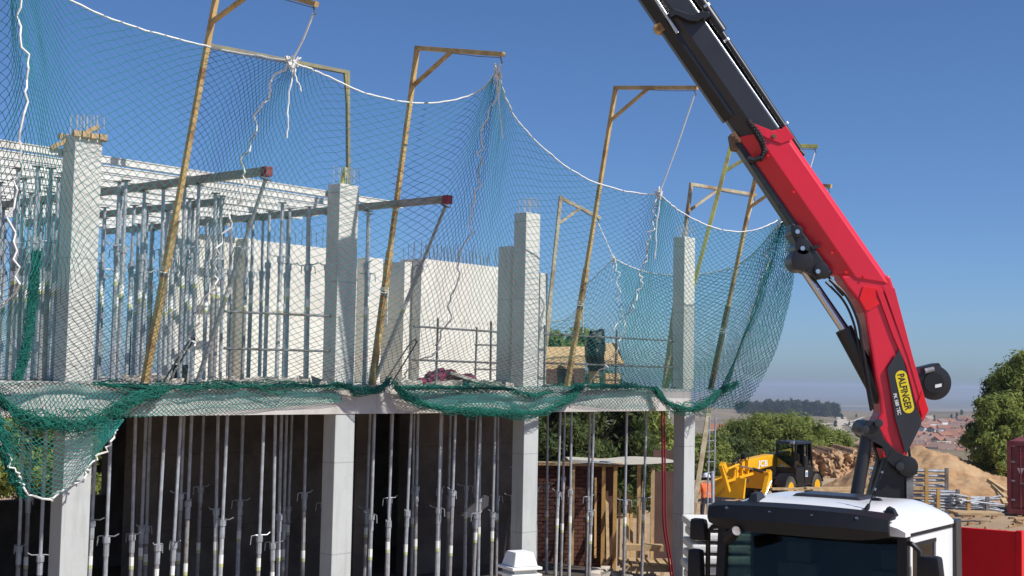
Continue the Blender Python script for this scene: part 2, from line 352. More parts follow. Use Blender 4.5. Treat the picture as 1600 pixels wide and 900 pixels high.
def terrain_mat():
    m = bpy.data.materials.new('ground'); m.use_nodes = True; n = m.node_tree; L = n.links; b = n.nodes['Principled BSDF']
    b.inputs['Roughness'].default_value = 0.95; b.inputs['Specular IOR Level'].default_value = 0.15
    g = n.nodes.new('ShaderNodeNewGeometry')
    ln = n.nodes.new('ShaderNodeVectorMath'); ln.operation = 'LENGTH'; L.new(g.outputs['Position'], ln.inputs[0])
    def noise(sc, det=6, ro=0.6):
        z = n.nodes.new('ShaderNodeTexNoise'); z.inputs['Scale'].default_value = sc; z.inputs['Detail'].default_value = det; z.inputs['Roughness'].default_value = ro
        L.new(g.outputs['Position'], z.inputs['Vector']); return z.outputs['Fac']
    def ramp(f, stops):
        r = n.nodes.new('ShaderNodeValToRGB'); e = r.color_ramp.elements
        e[0].position, e[0].color = stops[0][0], (*stops[0][1], 1); e[1].position, e[1].color = stops[-1][0], (*stops[-1][1], 1)
        for p, c in stops[1:-1]:
            q = e.new(p); q.color = (*c, 1)
        L.new(f, r.inputs[0]); return r.outputs[0]
    def mix(f, a, c):
        x = n.nodes.new('ShaderNodeMix'); x.data_type = 'RGBA'; L.new(f, x.inputs['Factor']); L.new(a, x.inputs['A']); L.new(c, x.inputs['B']); return x.outputs['Result']
    def rng_(v, a, c):
        x = n.nodes.new('ShaderNodeMapRange'); x.inputs['From Min'].default_value = a; x.inputs['From Max'].default_value = c; L.new(v, x.inputs['Value']); return x.outputs[0]
    dist = ln.outputs['Value']
    yard = ramp(noise(0.35, 8, 0.7), [(0.3, (0.36, 0.25, 0.155)), (0.7, (0.50, 0.37, 0.24))])
    hill = ramp(noise(0.009, 9, 0.72), [(0.32, (0.10, 0.095, 0.055)), (0.47, (0.21, 0.165, 0.11)), (0.58, (0.26, 0.205, 0.14)), (0.68, (0.36, 0.29, 0.21))])
    # fields on the far plain: voronoi cells of different crops
    vo = n.nodes.new('ShaderNodeTexVoronoi'); vo.inputs['Scale'].default_value = 0.0022; L.new(g.outputs['Position'], vo.inputs['Vector'])
    sep = n.nodes.new('ShaderNodeSeparateColor'); L.new(vo.outputs['Color'], sep.inputs[0])
    plain = ramp(sep.outputs[0], [(0.0, (0.07, 0.08, 0.045)), (0.4, (0.17, 0.14, 0.09)), (0.7, (0.12, 0.12, 0.07)), (1.0, (0.28, 0.23, 0.15))])
    c = mix(rng_(dist, 76, 100), yard, hill)
    c = mix(rng_(dist, 2000, 3600), c, plain)
    L.new(c, b.inputs['Base Color'])
    bp = n.nodes.new('ShaderNodeBump'); bp.inputs['Strength'].default_value = 0.5; bp.inputs['Distance'].default_value = 0.1
    L.new(noise(1.5, 8, 0.7), bp.inputs['Height']); L.new(bp.outputs[0], b.inputs['Normal'])
    return m
MT['terrain'] = terrain_mat()
gnd = np_mesh('ground', V, Fq, 'terrain', kind='structure')
gnd.data.polygons.foreach_set('use_smooth', [True]*len(gnd.data.polygons))
def gz(x, y): return float(ground_z(np.array([x]), np.array([y]))[0])
# pale dirt tracks climbing the far ridge
def track(name, pts, w, label_kind='structure', mat='track'):
    mb = MB(); P = []
    for a, b in zip(pts[:-1], pts[1:]):
        for k in range(12):
            t = k/12; P.append(Vector(a).lerp(Vector(b), t))
    P.append(Vector(pts[-1])); vs = []; fs = []
    for i, p in enumerate(P):
        t = (P[min(i+1, len(P)-1)]-P[max(0, i-1)]).normalized(); q = Vector((t.y, -t.x, 0))
        wob = 1+0.3*math.sin(i*1.7)
        for sgn in (-1, 1):
            e = p+q*sgn*w*0.5*wob; vs.append((e.x, e.y, gz(e.x, e.y)+0.9))
    fs = [(2*i, 2*i+1, 2*i+3, 2*i+2) for i in range(len(P)-1)]
    mb.add(vs, fs); return mk(name, mb, mat, kind='structure')
MT['track'] = pm('pale_track', (0.52, 0.44, 0.33), 0.95, 0.15, 0.1)
def azr(px, r): a = math.atan((px-800)/FPX); return (r*math.sin(a), r*math.cos(a), 0)
track('dirt_path', [azr(1316, 1660), azr(1318, 1520), azr(1308, 1380), azr(1316, 1280)], 11)
track('dirt_path', [azr(1318, 1540), azr(1332, 1440), azr(1345, 1320)], 8)
track('dirt_path', [azr(1352, 1640), azr(1338, 1540), azr(1322, 1470)], 6)
track('dirt_path', [azr(1452, 1660), azr(1456, 1560), azr(1462, 1480)], 8)
track('dirt_path', [azr(1130, 1310), azr(1200, 1380), azr(1262, 1360), azr(1300, 1440)], 8)

# ------------------------------------------------------------------ the concrete building
AX = (DV, NV, Vector((0, 0, 1)))
ZS, ZB = 3.75, 3.33                        # slab top and underside
bld = thing('concrete_building_frame', B(14, -4, 0), 'unfinished two-storey concrete frame building wrapped in green safety netting', 'building')
def bbox(s0, s1, o0, o1, z0, z1, mb=None):
    mb = mb or MB(); mb.box(B((s0+s1)/2, (o0+o1)/2, (z0+z1)/2), (abs(s1-s0), abs(o1-o0), z1-z0), AX); return mb
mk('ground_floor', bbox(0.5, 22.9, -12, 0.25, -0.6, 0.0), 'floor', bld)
fs = mk('floor_slab', bbox(1.0, 22.72, -12, 0.0, ZB, ZS), 'slab', bld)
colpx = [(124, 700, 140, 214), (538, 750, 545, 290), (830, 750, 831, 334), (1078, 750, 1078, 372)]
CS = []; CT = []
for (a, b_, c, d_) in colpx:
    s_, _ = so_of(pO(a, b_, 0)); CS.append(s_)
    CT.append(pO(c, d_, -0.15).z)
print('columns s', CS, 'tops', CT)
for i, s_ in enumerate(CS):
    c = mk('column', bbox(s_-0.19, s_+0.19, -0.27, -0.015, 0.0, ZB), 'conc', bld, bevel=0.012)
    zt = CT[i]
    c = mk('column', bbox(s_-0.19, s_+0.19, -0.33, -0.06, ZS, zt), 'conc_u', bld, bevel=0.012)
    mb = MB()
    for k in range(6):                      # starter bars: bent loops
        ss = s_-0.14+0.28*(k % 3)/2; oo = -0.12-0.14*(k//3); h = 0.22+0.06*random.random()
        mb.poly([B(ss, oo, zt-0.05), B(ss, oo, zt+h), B(ss+0.09, oo, zt+h+0.01), B(ss+0.10, oo, zt+h-0.15)], 0.008, 4)
    mk('starter_bar', mb, 'wire', c, kind='stuff')
# column head formwork collar of the first column
mb = MB()
for k in range(4):
    mb.box(B(CS[0]-0.18+0.12*k, -0.05, CT[0]-0.005), (0.10, 0.05, 0.07+.02*(k % 2)), AX)
mb.box(B(CS[0], -0.36, CT[0]-0.01), (0.46, 0.05, 0.07), AX)
mk('column_collar', mb, 'wood', bld)
# interior columns and core walls, both storeys
for s_, z1 in ((CS[1], CT[1]-0.03), (CS[2]+0.1, CT[2]-0.6)):
    mk('column', bbox(s_-0.2, s_+0.2, -4.3, -4.0, ZS, z1), 'conc_w', bld, bevel=0.012)
for s_ in (CS[0], CS[1]-0.7):
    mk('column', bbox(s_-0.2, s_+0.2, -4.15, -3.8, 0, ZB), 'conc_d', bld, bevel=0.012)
def s_at(px, py, o): return so_of(pO(px, py, o))[0]
# piers standing just behind the third column
mk('pier', bbox(s_at(797, 500, -0.55), s_at(797, 500, -0.55)+0.5, -0.85, -0.55, ZS, pO(805, 385, -0.55).z), 'conc_u', bld, bevel=0.01)
mk('pier', bbox(s_at(846, 500, -0.45)-0.05, s_at(855, 500, -0.45), -0.7, -0.45, ZS, pO(852, 427, -0.45).z), 'conc_u', bld, bevel=0.01)
OW = -4.4
zw = pO(450, 381, OW).z
sA, sB, sC, sD, sE = s_at(276, 500, OW), s_at(532, 500, OW), s_at(578, 500, OW), s_at(637, 500, OW), s_at(773, 500, OW)
mk('core_wall', bbox(sA, sB+0.25, OW-0.25, OW, ZS, zw), 'conc_w', bld)
mk('core_wall', bbox(sB+0.26, sD-0.02, OW-0.85, OW-0.6, ZS, zw-0.25), 'conc_w', bld)
w2 = mk('core_wall', bbox(sD, sE, OW-0.25, OW+0.35, ZS, pO(643, 402, OW+0.35).z), 'conc_w', bld)
mk('pilaster', bbox(s_at(366, 500, OW), s_at(381, 500, OW), OW+0.005, OW+0.30, ZS, zw-0.02), 'conc_w', bld)
mk('pilaster', bbox(sD-0.22, sD-0.015, OW-0.59, OW+0.1, ZS, zw-0.1), 'conc_w', bld)
mb = MB(); zt = pO(643, 402, OW+0.35).z
for k in range(24):
    s_ = sD+0.06+(sE-sD-0.12)*k/23
    for oo in (OW-0.2, OW+0.28):
        p = B(s_+random.uniform(-.02, .02), oo, zt-0.05); mb.tube(p, p+Vector((random.uniform(-.03, .03), 0, 0.30+random.uniform(0, 0.16))), 0.007, 4)
for k in range(30):
    s_ = sA+0.1+(sB-sA)*k/29
    p = B(s_, OW-0.12, zw-0.05); mb.tube(p, p+Vector((random.uniform(-.03, .03), 0, 0.25+random.uniform(0, 0.22))), 0.007, 4)
mk('starter_bar', mb, 'rebar', w2, kind='stuff')
# lower storey core
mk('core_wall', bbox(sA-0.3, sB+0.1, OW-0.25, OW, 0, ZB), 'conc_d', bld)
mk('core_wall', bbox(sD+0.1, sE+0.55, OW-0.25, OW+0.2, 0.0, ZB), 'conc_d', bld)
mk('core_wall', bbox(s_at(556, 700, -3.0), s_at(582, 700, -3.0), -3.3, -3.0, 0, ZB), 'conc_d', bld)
mk('added_back_wall', bbox(6.0, 15.58, -9.3, -9.0, 0, 1.42), 'conc_d', bld)  # low wall added as a dark backing over the bright ground behind
mk('added_back_wall', bbox(15.6, 22.4, -9.3, -9.0, 0, ZB), 'conc_d', bld)  # wall added to close off the storey and keep the core gap dark
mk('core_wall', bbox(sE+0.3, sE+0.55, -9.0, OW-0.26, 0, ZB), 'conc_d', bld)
# stair flight climbing inside the core opening, a pale torn sheet of concrete below it
rs_ = MB(); q0 = [pO(x, y, -3.2) for x, y in ((722, 806), (730, 796), (745, 783), (760, 774), (764, 776), (763, 790), (750, 800), (736, 809))]; rs_.prism(q0, NV*-0.06)
mk('torn_sheet', rs_, 'tarp', label='pale torn sheet hanging in the dark ground floor by the core wall', cat='sheet')

# ------------------------------------------------------------------ upper formwork: girders, beams, props
ZG = 6.50                                   # girder underside
mbg = MB(); Lg = 9.3
mbg.box((0, 0, 0.045), (Lg, 0.05, 0.065)); mbg.box((0, 0, 0.006), (Lg, 0.07, 0.012)); mbg.box((0, 0, 0.084), (Lg, 0.07, 0.012))
g0 = mk('formwork_girder', mbg, 'girder', label='white formwork girder carried on the upper storey props', cat='girder', group='white girders over the upper props')
rotz = math.atan2(DV.y, DV.x)
for k in range(12):
    g = g0 if k == 0 else g0.copy()
    if k: COL.objects.link(g)
    g.location = B(14.8-Lg/2+random.uniform(-.12, .25), -0.38-0.62*k, ZG+random.uniform(-.01, .01)); g.rotation_euler = (0, 0, rotz+random.uniform(-.004, .004))
g0['label'] = 'white formwork girder on the facade edge above the first concrete column'; del g0['group']
# plywood decking strips partly laid over the girders
PB = []
for k, (s_, o1, o0, lab) in enumerate(((10.9, 1.33, -7.2, 'dark timber beam with red end projecting above the rust-brown post'), (14.1, 1.45, -7.2, 'dark timber beam with red end projecting beyond the shaded concrete column'), (12.5, -1.7, -7.2, 'dark timber beam under the girders between the two projecting beams')  )):
    t = thing('formwork_beam', B(s_, o1, 6.40), lab, 'beam', 'dark beams under the girders')
    mk('timber', bbox(s_-0.045, s_+0.045, o0, o1-0.11, 6.385, ZG-0.014), 'beam', t, bevel=0.006)
    mk('painted_end', bbox(s_-0.052, s_+0.052, o1-0.11, o1, 6.365, ZG-0.012), 'redend' if k < 2 else 'beam', t, bevel=0.006)
def make_prop(name, H, hc, zs=1.13, gm='galv'):
    t = thing(name, (0, 0, 0), 'x', 'prop', local=True)
    mb = MB(); mb.tube((0,0,0.008), (0,0,hc), 0.031, 8); mk('outer_tube', mb, gm, t, smooth=True)
    mb = MB(); mb.tube((0,0,hc), (0,0,H-0.008), 0.024, 8); mk('inner_tube', mb, 'galv', t, smooth=True)
    mb = MB(); mb.tube((0,0,hc-0.05), (0,0,hc+0.03), 0.050, 8); mb.tube((0,0,hc-0.22), (0,0,hc-0.05), 0.038, 8)
    c = mk('collar', mb, 'galv', t, smooth=True)
    mb = MB(); mb.poly([(-0.06,0,hc+0.04),(0.11,0.0,hc+0.04),(0.16,0.02,hc+0.07)], 0.0085, 5); mb.poly([(-0.06,0,hc+0.04),(-0.12,0,hc+0.03),(-0.13,0,hc-0.09)], 0.008, 5)
    mk('handle', mb, 'galv', c)
    mb = MB(); mb.box((0,0,0.004), (0.14,0.14,0.008)); mk('base_plate', mb, 'galv_d', t)
    mb = MB(); mb.box((0,0,H-0.004), (0.12,0.12,0.008)); mk('head_plate', mb, 'galv_d', t)
    mb = MB(); mb.tube((0,0,zs), (0,0,zs+.12), 0.0332, 8); mb.tube((0,0,zs-.05), (0,0,zs), 0.0332, 8, mi=1)
    mk('sticker', mb, ['stick_w', 'stick_y'], t)
    return t
def place(protos, p, lean, rz, label, group):
    q = random.choice(protos); t = q[0] if q[1] else copy_tree(q[0]); q[1] = False
    t.location = p; t.rotation_euler = (lean[0], lean[1], rz); t['label'] = label; t['group'] = group
    return t
MT['galv_r'] = pm('rust_spotted_steel', (0.31, 0.30, 0.30), 0.55, 0.25, 9, 0.05, metal=0.2, col2=(0.20, 0.125, 0.08), mixs=7, lo=0.52, hi=0.66)
MT['galv_c'] = pm('cement_splashed_steel', (0.42, 0.43, 0.44), 0.6, 0.25, 12, 0.1, metal=0.15, col2=(0.60, 0.58, 0.54), mixs=11, lo=0.5, hi=0.6)
UP = [[make_prop('shoring_prop', 6.37-ZS, hc, zs, gm), True] for hc, zs, gm in ((1.72, 1.13, 'galv'), (1.66, 1.22, 'galv_r'), (1.80, 1.05, 'galv_c'), (1.75, 1.30, 'galv'))]; up0 = UP[0][0]
n = 0
def uprop(s_, o_, lean=0.012):
    global n
    place(UP, B(s_, o_, ZS), (random.uniform(-lean, lean), random.uniform(-lean, lean)), random.uniform(0, 6.28),
          'galvanised telescopic prop standing on the upper slab under the formwork', 'props on the upper slab'); n += 1
for k in range(13):
    uprop(10.9+random.uniform(-.03, .03), -0.35-0.52*k+random.uniform(-.08, .08))
    uprop(14.1+random.uniform(-.03, .03), -0.55-0.52*k+random.uniform(-.08, .08))
for k in range(12):
    uprop(11.7+random.uniform(-.08, .08), -0.9-0.5*k+random.uniform(-.12, .12))
    uprop(10.1+random.uniform(-.08, .08), -0.8-0.55*k+random.uniform(-.12, .12))
    uprop(9.3+random.uniform(-.05, .05), -0.7-0.55*k+random.uniform(-.1, .1))
    uprop(13.3+random.uniform(-.05, .05), -1.0-0.5*k+random.uniform(-.1, .1))
for k in range(10):
    uprop(12.5+random.uniform(-.03, .03), -1.9-0.58*k+random.uniform(-.1, .1))
for px in (185, 330, 433, 480, 572):
    uprop(*so_of(pO(px, 560, -0.6 if px < 500 else -0.45)))
for px, oo in ((14, -.9), (30, -1.6), (44, -.5), (62, -2.2), (78, -1.2), (96, -.8), (22, -2.8), (70, -3.4)): uprop(s_at(px, 560, oo), oo)
uprop(14.1, -0.22); uprop(10.9, -0.12); uprop(9.0, -0.5)
# raking props up to the beam ends
for s_, o1, lab in ((10.9, 1.15, 'slanting prop from the slab up to the red beam end near the rope'), (14.1, 1.28, 'slanting prop up to the red beam end beyond the shaded column')):
    t = copy_tree(up0); a = B(s_+0.09, 0.0-0.12, ZS+0.01); b_ = B(s_+0.09, o1, 6.36)
    v = b_-a; t.location = a; t.rotation_mode = 'QUATERNION'; t.rotation_quaternion = v.to_track_quat('Z', 'Y'); t.scale = (1, 1, v.length/(6.37-ZS))
    t['label'] = lab; t.pop('group', None)
# lower storey
LP = [[make_prop('shoring_prop', ZB, hc, zs, gm), True] for hc, zs, gm in ((1.74, 1.13, 'galv'), (1.60, 1.2, 'galv_r'), (1.86, 1.3, 'galv_c'), (2.02, 1.05, 'galv_r'), (1.45, 0.95, 'galv_r'))]
n2 = 0
def lprop(s_, o_, lean, lab, grp):
    global n2
    place(LP, B(s_, o_, 0.0), (random.uniform(-lean, lean), random.uniform(-lean, lean)), random.uniform(0, 6.28), lab, grp); n2 += 1
for px in (166, 243, 268, 344, 404, 428, 578, 604, 632, 683, 740, 703, 768, 868, 890, 921, 975, 1003):
    s_, o_ = so_of(pO(px, 850, -0.55+random.uniform(-.12, .12)))
    lprop(s_, o_, 0.020, 'galvanised prop standing in the sun along the open ground floor edge', 'props along the ground floor edge')
for row, oo in enumerate((-1.5, -2.4, -3.4)):
    s_ = 8.0+0.3*row
    while s_ < 22.0:
        if not (16.9 < s_ < 17.5):
            lprop(s_+random.uniform(-.12, .12), oo+random.uniform(-.2, .2), 0.01, 'dim telescopic prop in the shade deep inside the ground floor', 'props in the shaded ground floor')
        s_ += 0.78+0.1*row
# guard rails on the slab edge
def rail(s0, s1, o_, posts, zs, lab):
    t = thing('guard_rail', B((s0+s1)/2, o_, ZS), lab, 'railing')
    for s_ in posts:
        mb = MB(); mb.tube(B(s_, o_, ZS), B(s_+random.uniform(-.02, .02), o_, ZS+1.08), 0.020, 6); mb.box(B(s_, o_+0.05, ZS+0.02), (0.06, 0.16, 0.04), AX); mk('post', mb, 'galv_d', t)
    for z in zs:
        mb = MB(); mb.tube(B(s0, o_+0.03, ZS+z), B(s1, o_+0.035, ZS+z+random.uniform(-.04, .04)), 0.017, 6); mk('rail', mb, 'galv_d', t)
def sl(px): return s_at(px, 560, -0.25)
rail(sl(345), sl(520), -0.22, [sl(357), sl(516)], (0.47, 0.97), 'thin steel guard rail in front of the cream core wall')
rail(sl(640), sl(772), -0.22, [sl(680), sl(765)], (0.40, 0.92), 'steel guard rail above the burgundy sacks on the slab edge')
rail(sl(845), sl(1052), -0.22, [sl(849), sl(960), sl(1049)], (0.42, 0.92), 'steel guard rail in front of the black bag')
rail(s_at(740, 560, -2.2), s_at(815, 560, -2.2), -2.2, [s_at(743, 560, -2.2), s_at(812, 560, -2.2)], (0.3, 0.75), 'inner guard rail beside the end of the cream core wall')

# ------------------------------------------------------------------ davits (net gallows) and nets
def sqtube(mb, a, b, w, side):
    a = Vector(a); b = Vector(b); t = (b-a).normalized(); u = (side-t*side.dot(t)).normalized(); v = t.cross(u)
    h = w*0.5
    mb.hexa([a-u*h-v*h, a+u*h-v*h, a+u*h+v*h, a-u*h+v*h, b-u*h-v*h, b+u*h-v*h, b+u*h+v*h, b-u*h+v*h])
TIPS = {}
def davit(key, base, top, tip, mat, label, w=0.062, br=0.42, two=True, cuff=True):
    t = thing('net_davit', base, label, 'davit', 'davits holding up the safety nets')
    side = (Vector(tip)-Vector(top)); side.z = 0; side.normalize(); lat = Vector((-side.y, side.x, 0))
    base = Vector(base); top = Vector(top); tip = Vector(tip); L = (top-base).length
    mid = base.lerp(top, 0.40)
    mb = MB(); sqtube(mb, base, mid, w*1.30, lat)
    mk('lower_post', mb, 'darkrust' if (mat == 'rust' and key in 'D') else mat, t, bevel=0.004)
    mb = MB(); sqtube(mb, mid, top, w, lat); mk('upper_post', mb, mat, t, bevel=0.004)
    mb = MB(); sqtube(mb, top+(top-tip).normalized()*w*0.5, tip, w, lat); mk('arm', mb, mat, t, bevel=0.004)
    a = base.lerp(top, 1-0.58/L*1.0); b_ = top.lerp(tip, br)
    mb = MB(); sqtube(mb, a, b_, w*0.8, lat); mk('brace', mb, mat, t, bevel=0.003)
    mb = MB(); hk = tip-(tip-top).normalized()*0.06
    mb.poly([hk+Vector((0,0,-w*0.5)), hk+Vector((0.01,0,-w*0.5-0.05)), hk+Vector((0.03,0,-w*0.5-0.09)), hk+Vector((-0.01,0,-w*0.5-0.10))], 0.010, 5)
    mk('hook', mb, 'galv_d', t)
    mb = MB(); mb.poly([b_+Vector((0,0,-w*0.6)), b_.lerp(hk, 0.5)+Vector((0,0,-w*0.9)), hk+Vector((0,0,-w*0.8))], 0.006, 4); mk('guide_wire', mb, 'galv_d', t)
    if cuff:
        mb = MB(); c = base.lerp(top, 0.27); mb.box(c, (w*1.6, w*1.6, 0.05)); mk('clamp', mb, 'galv_d', t)
        mb = MB(); P = []
        for k in range(26):
            g = k*1.25; P.append(c+Vector((math.cos(g)*w*0.95, math.sin(g)*w*0.95, 0.02+0.004*k+0.02*math.sin(k))))
        P += [c+Vector((w*0.9, -w*0.8, -0.1-0.12*k+0.02*math.sin(3*k))) for k in range(4)]
        mb.poly(P, 0.011, 4); mk('tied_rope', mb, 'rope', t)
    TIPS[key] = hk+Vector((0, 0, -w*0.5-0.09))
    return t
def dv(key, bpx, tpx, apx, mat, label, o0=-0.10, otop=0.55, plane='o', **k):
    """posts lean outward: base on the slab edge, top at a known outward offset, arm level with the davit plane"""
    b_ = pO(bpx[0], bpx[1], o0); b_.z = ZS
    s_, _ = so_of(b_)
    tp = pS(tpx[0], tpx[1], s_); ap = pS(apx[0], apx[1], s_)
    return davit(key, b_, tp, ap, mat, label, **k)
dv('A', (226, 602), (344, -38), (495, 7), 'rust', 'rust-brown leaning davit post beside the first concrete column')
dv('B', (581, 604), (652, 75), (787, 85), 'rust', 'rusty ochre davit post standing beyond the shaded second column')
dv('C', (886, 604), (962, 137), (1090, 137), 'rust', 'ochre davit post standing in front of the tan plywood stack')
dv('D', (1110, 604), (1180, 280), (1299, 291), 'rust', 'dark rusty davit post just beyond the corner column', w=0.066)
bE = B(CS[3]+0.05, -0.62, ZS); tE = pY(1143, 225, bE.y-0.1); aE = pY(1278, 229, bE.y-0.5)
davit('E', bE, tE, aE, 'yel_g', 'greenish yellow davit post leaning behind the corner column', w=0.075, cuff=False)
bF = pO(1038, 604, -0.75); bF.z = ZS; tF = pY(1080, 288, bF.y+0.2); aF = pY(1181, 305, bF.y+1.0)
davit('F', bF, tF, aF, 'pale', 'pale davit post on the far end of the slab behind the guard rail', w=0.065, cuff=False)
bG = B(22.5, so_of(pO(850, 590, -3.4))[1], ZS); bG = pS(846, 590, 22.3); bG.z = ZS
tG = pY(876, 309, bG.y+0.3); aG = pY(938, 341, bG.y+0.6)
davit('G', bG, tG, aG, 'pale', 'pale davit seen between the third column and the ochre davit', w=0.07, cuff=False, br=0.5)
bH = pO(548, 560, -0.9); bH.z = ZS; tH = pY(543, 113, bH.y); aH = pY(322, 70, bH.y-2.0)
davit('H', bH, tH, aH, 'olive', 'greenish davit post rising behind the second column with its arm toward the rust-brown post', w=0.055, cuff=False, br=0.02)

def crv(pts, n=80):
    P = np.array([list(p) for p in pts]); k = len(P)
    d = np.concatenate([[0], np.cumsum(np.linalg.norm(np.diff(P, axis=0), axis=1))]); d /= d[-1]
    # Catmull-Rom
    out = []
    E = np.vstack([2*P[0]-P[1], P, 2*P[-1]-P[-2]])
    for i in range(k-1):
        m = max(2, int(round(n*(d[i+1]-d[i])))+1)
        for t in np.linspace(0, 1, m, endpoint=False):
            p0, p1, p2, p3 = E[i], E[i+1], E[i+2], E[i+3]
            out.append(0.5*((2*p1)+(-p0+p2)*t+(2*p0-5*p1+4*p2-p3)*t*t+(-p0+3*p1-3*p2+p3)*t**3))
    out.append(P[-1]); return np.array(out)
def ev(C, t):
    d = np.concatenate([[0], np.cumsum(np.linalg.norm(np.diff(C, axis=0), axis=1))]); d /= d[-1]
    return np.stack([np.interp(t, d, C[:, k]) for k in range(3)], -1)
def patch(Bc, Tc, Lc, Rc, kT=0.0, kB=0.0, bulge=None, wob=0.03, seed=1):
    def P(u, v):
        uT = u-kT*np.sin(2*np.pi*u)/(2*np.pi); uB = u-kB*np.sin(2*np.pi*u)/(2*np.pi)
        ub = uB*(1-v)+uT*v
        v_ = v[..., None]; u_ = ub[..., None]
        b_ = ev(Bc, uB); t_ = ev(Tc, uT); l_ = ev(Lc, v); r_ = ev(Rc, v)
        c = (1-v_)*b_+v_*t_+(1-u_)*l_+u_*r_-((1-u_)*(1-v_)*Bc[0]+u_*(1-v_)*Bc[-1]+(1-u_)*v_*Tc[0]+u_*v_*Tc[-1])
        if bulge is not None: c = c+np.array(bulge)*(np.sin(np.pi*u)*np.sin(np.pi*v))[..., None]
        w = wob*vnoise(u*9, v*9, seed)+wob*0.6*vnoise(u*25, v*22, seed+1)
        return c+w[..., None]*np.array([NV.x, NV.y, 0.25])+(0.25*wob*vnoise(u*17, v*15, seed+5))[..., None]*np.array([DV.x, DV.y, 0.6])
    return P
def net_edges(P, nu, nv):
    I, J = np.meshgrid(np.arange(nu+1), np.arange(nv+1), indexing='ij')
    jit = np.random.default_rng(nu*7+nv)
    uu = np.clip((I+jit.normal(0, 0.08, I.shape))/nu, 0, 1); vv = np.clip((J+jit.normal(0, 0.08, I.shape))/nv, 0, 1)
    X = P(uu, vv)
    m1 = ((I+J) % 2 == 0)
    a = []; b_ = []
    s1 = m1[:-1, :-1]; a.append(X[:-1, :-1][s1]); b_.append(X[1:, 1:][s1])
    s2 = m1[1:, :-1]; a.append(X[1:, :-1][s2]); b_.append(X[:-1, 1:][s2])
    return np.vstack(a), np.vstack(b_)
def rope_path(C, n, wig, seed, r=0.011):
    rr = random.Random(seed); t = np.linspace(0, 1, n); P = ev(C, t); out = []
    off = Vector((0, 0, 0))
    for i, p in enumerate(P):
        off = off*0.55+Vector((rr.gauss(0, wig), rr.gauss(0, wig), rr.gauss(0, wig*0.5)))
        out.append(Vector(p)+(off if 0 < i < n-1 else Vector((0,0,0))))
    mb = MB(); mb.poly(out, r, 5); return mb
NETR = 0.0035
def net(label, Bc, Tc, Lc, Rc, nu, nv, kT, bulge=None, wob=0.03, seed=1, rope=True, lace=None, kB=0.0, r=NETR):
    t = thing('safety_net', Vector(Bc[len(Bc)//2]), label, 'net', 'green safety nets on the davits')
    P = patch(Bc, Tc, Lc, Rc, kT, kB, bulge, wob, seed)
    a, b_ = net_edges(P, nu, nv); Vn, Fn = threads(a, b_, r)
    np_mesh('netting', Vn, Fn, 'net', t, kind='stuff')
    if rope:
        mk('border_rope', rope_path(Tc, 60, 0.006, seed, 0.012), 'rope', t)
    if lace is not None:
        mk('lacing_rope', rope_path(lace, 70, 0.032, seed+3, 0.012), 'rope', t)
    return t
def arr(L): return [np.array(p) for p in L]
# seams in the davit planes
sa = {}
for k, px in (('A', 226), ('B', 581), ('C', 886), ('D', 1110)): sa[k] = so_of(pO(px, 604, -0.10))[0]
s0 = sa['A']-4.2
def seam(s_, pts): return crv([pS(x, y, s_) for x, y in pts])
bz = ZS-0.06
def edge(s_, o=0.10, z=bz): return B(s_, o, z)
seamA = crv([edge(sa['A']+0.25)]+[pS(x, y, sa['A']) for x, y in ((318, 470), (352, 370), (388, 235), (425, 140), (456, 96))])
seamB = crv([edge(sa['B']+0.2)]+[pS(x, y, sa['B']) for x, y in ((690, 525), (722, 400), (745, 290), (766, 180), (777, 112))])
seamC = crv([edge(sa['C']+0.2)]+[pS(x, y, sa['C']) for x, y in ((962, 545), (988, 470), (1012, 390), (1022, 345), (1030, 303))])
seamD = crv([edge(sa['D']+0.1, 0.25)]+[pS(x, y, sa['D']) for x, y in ((1150, 560), (1178, 475), (1196, 410), (1214, 365), (1224, 340))])
p0top = pS(-60, -260, s0)
seam0 = crv([edge(s0+0.2)]+[pS(x, y, s0+0.9) for x, y in ((8, 470), (22, 330), (38, 215), (40, 120), (24, 10))]+[pS(8, -90, s0+0.8)])
oT = 1.05
def top(pts): return [pO(x, y, o) for x, y, o in pts]
topA = crv([seam0[-1]]+top([(90, -12, 1.25), (200, 38, 1.15), (330, 74, 1.25)])+[seamA[-1]])
topB = crv([seamA[-1]]+top([(505, 116, 1.35), (560, 142, 1.15), (640, 160, 1.0), (700, 157, 1.1), (748, 142, 1.35)])+[seamB[-1]])
topC = crv([seamB[-1]]+top([(800, 175, 1.35), (850, 232, 1.15), (910, 276, 1.05), (970, 297, 1.2), (1008, 303, 1.4)])+[seamC[-1]])
topD = crv([seamC[-1]]+top([(1062, 330, 1.35), (1105, 352, 1.15), (1150, 362, 1.15), (1190, 356, 1.4)])+[seamD[-1]])
def bot(sa_, sb_, pa, pb):
    return crv([pa]+[edge(sa_+(sb_-sa_)*t, 0.10) for t in (0.25, 0.5, 0.75)]+[pb])
botA = bot(s0, sa['A'], seam0[0], seamA[0]); botB = bot(sa['A'], sa['B'], seamA[0], seamB[0])
botC = bot(sa['B'], sa['C'], seamB[0], seamC[0]); botD = bot(sa['C'], sa['D'], seamC[0], seamD[0])
net('green net hung between the first column and the rope gathered at the rust-brown davit', botA, topA, seam0, seamA, 74, 96, 0.55, seed=2, lace=seamA)
net('green net spanning from the rust-brown davit to the ochre davit past the shaded column', botB, topB, seamA, seamB, 62, 86, 0.62, seed=5, lace=seamB)
net('green net in front of the third column and the black bag', botC, topC, seamB, seamC, 62, 84, 0.62, seed=8, lace=seamC)
net('green net wrapped in front of the corner column up to the crane boom', botD, topD, seamC, seamD, 64, 74, 0.6, seed=11, lace=seamD, r=0.005)
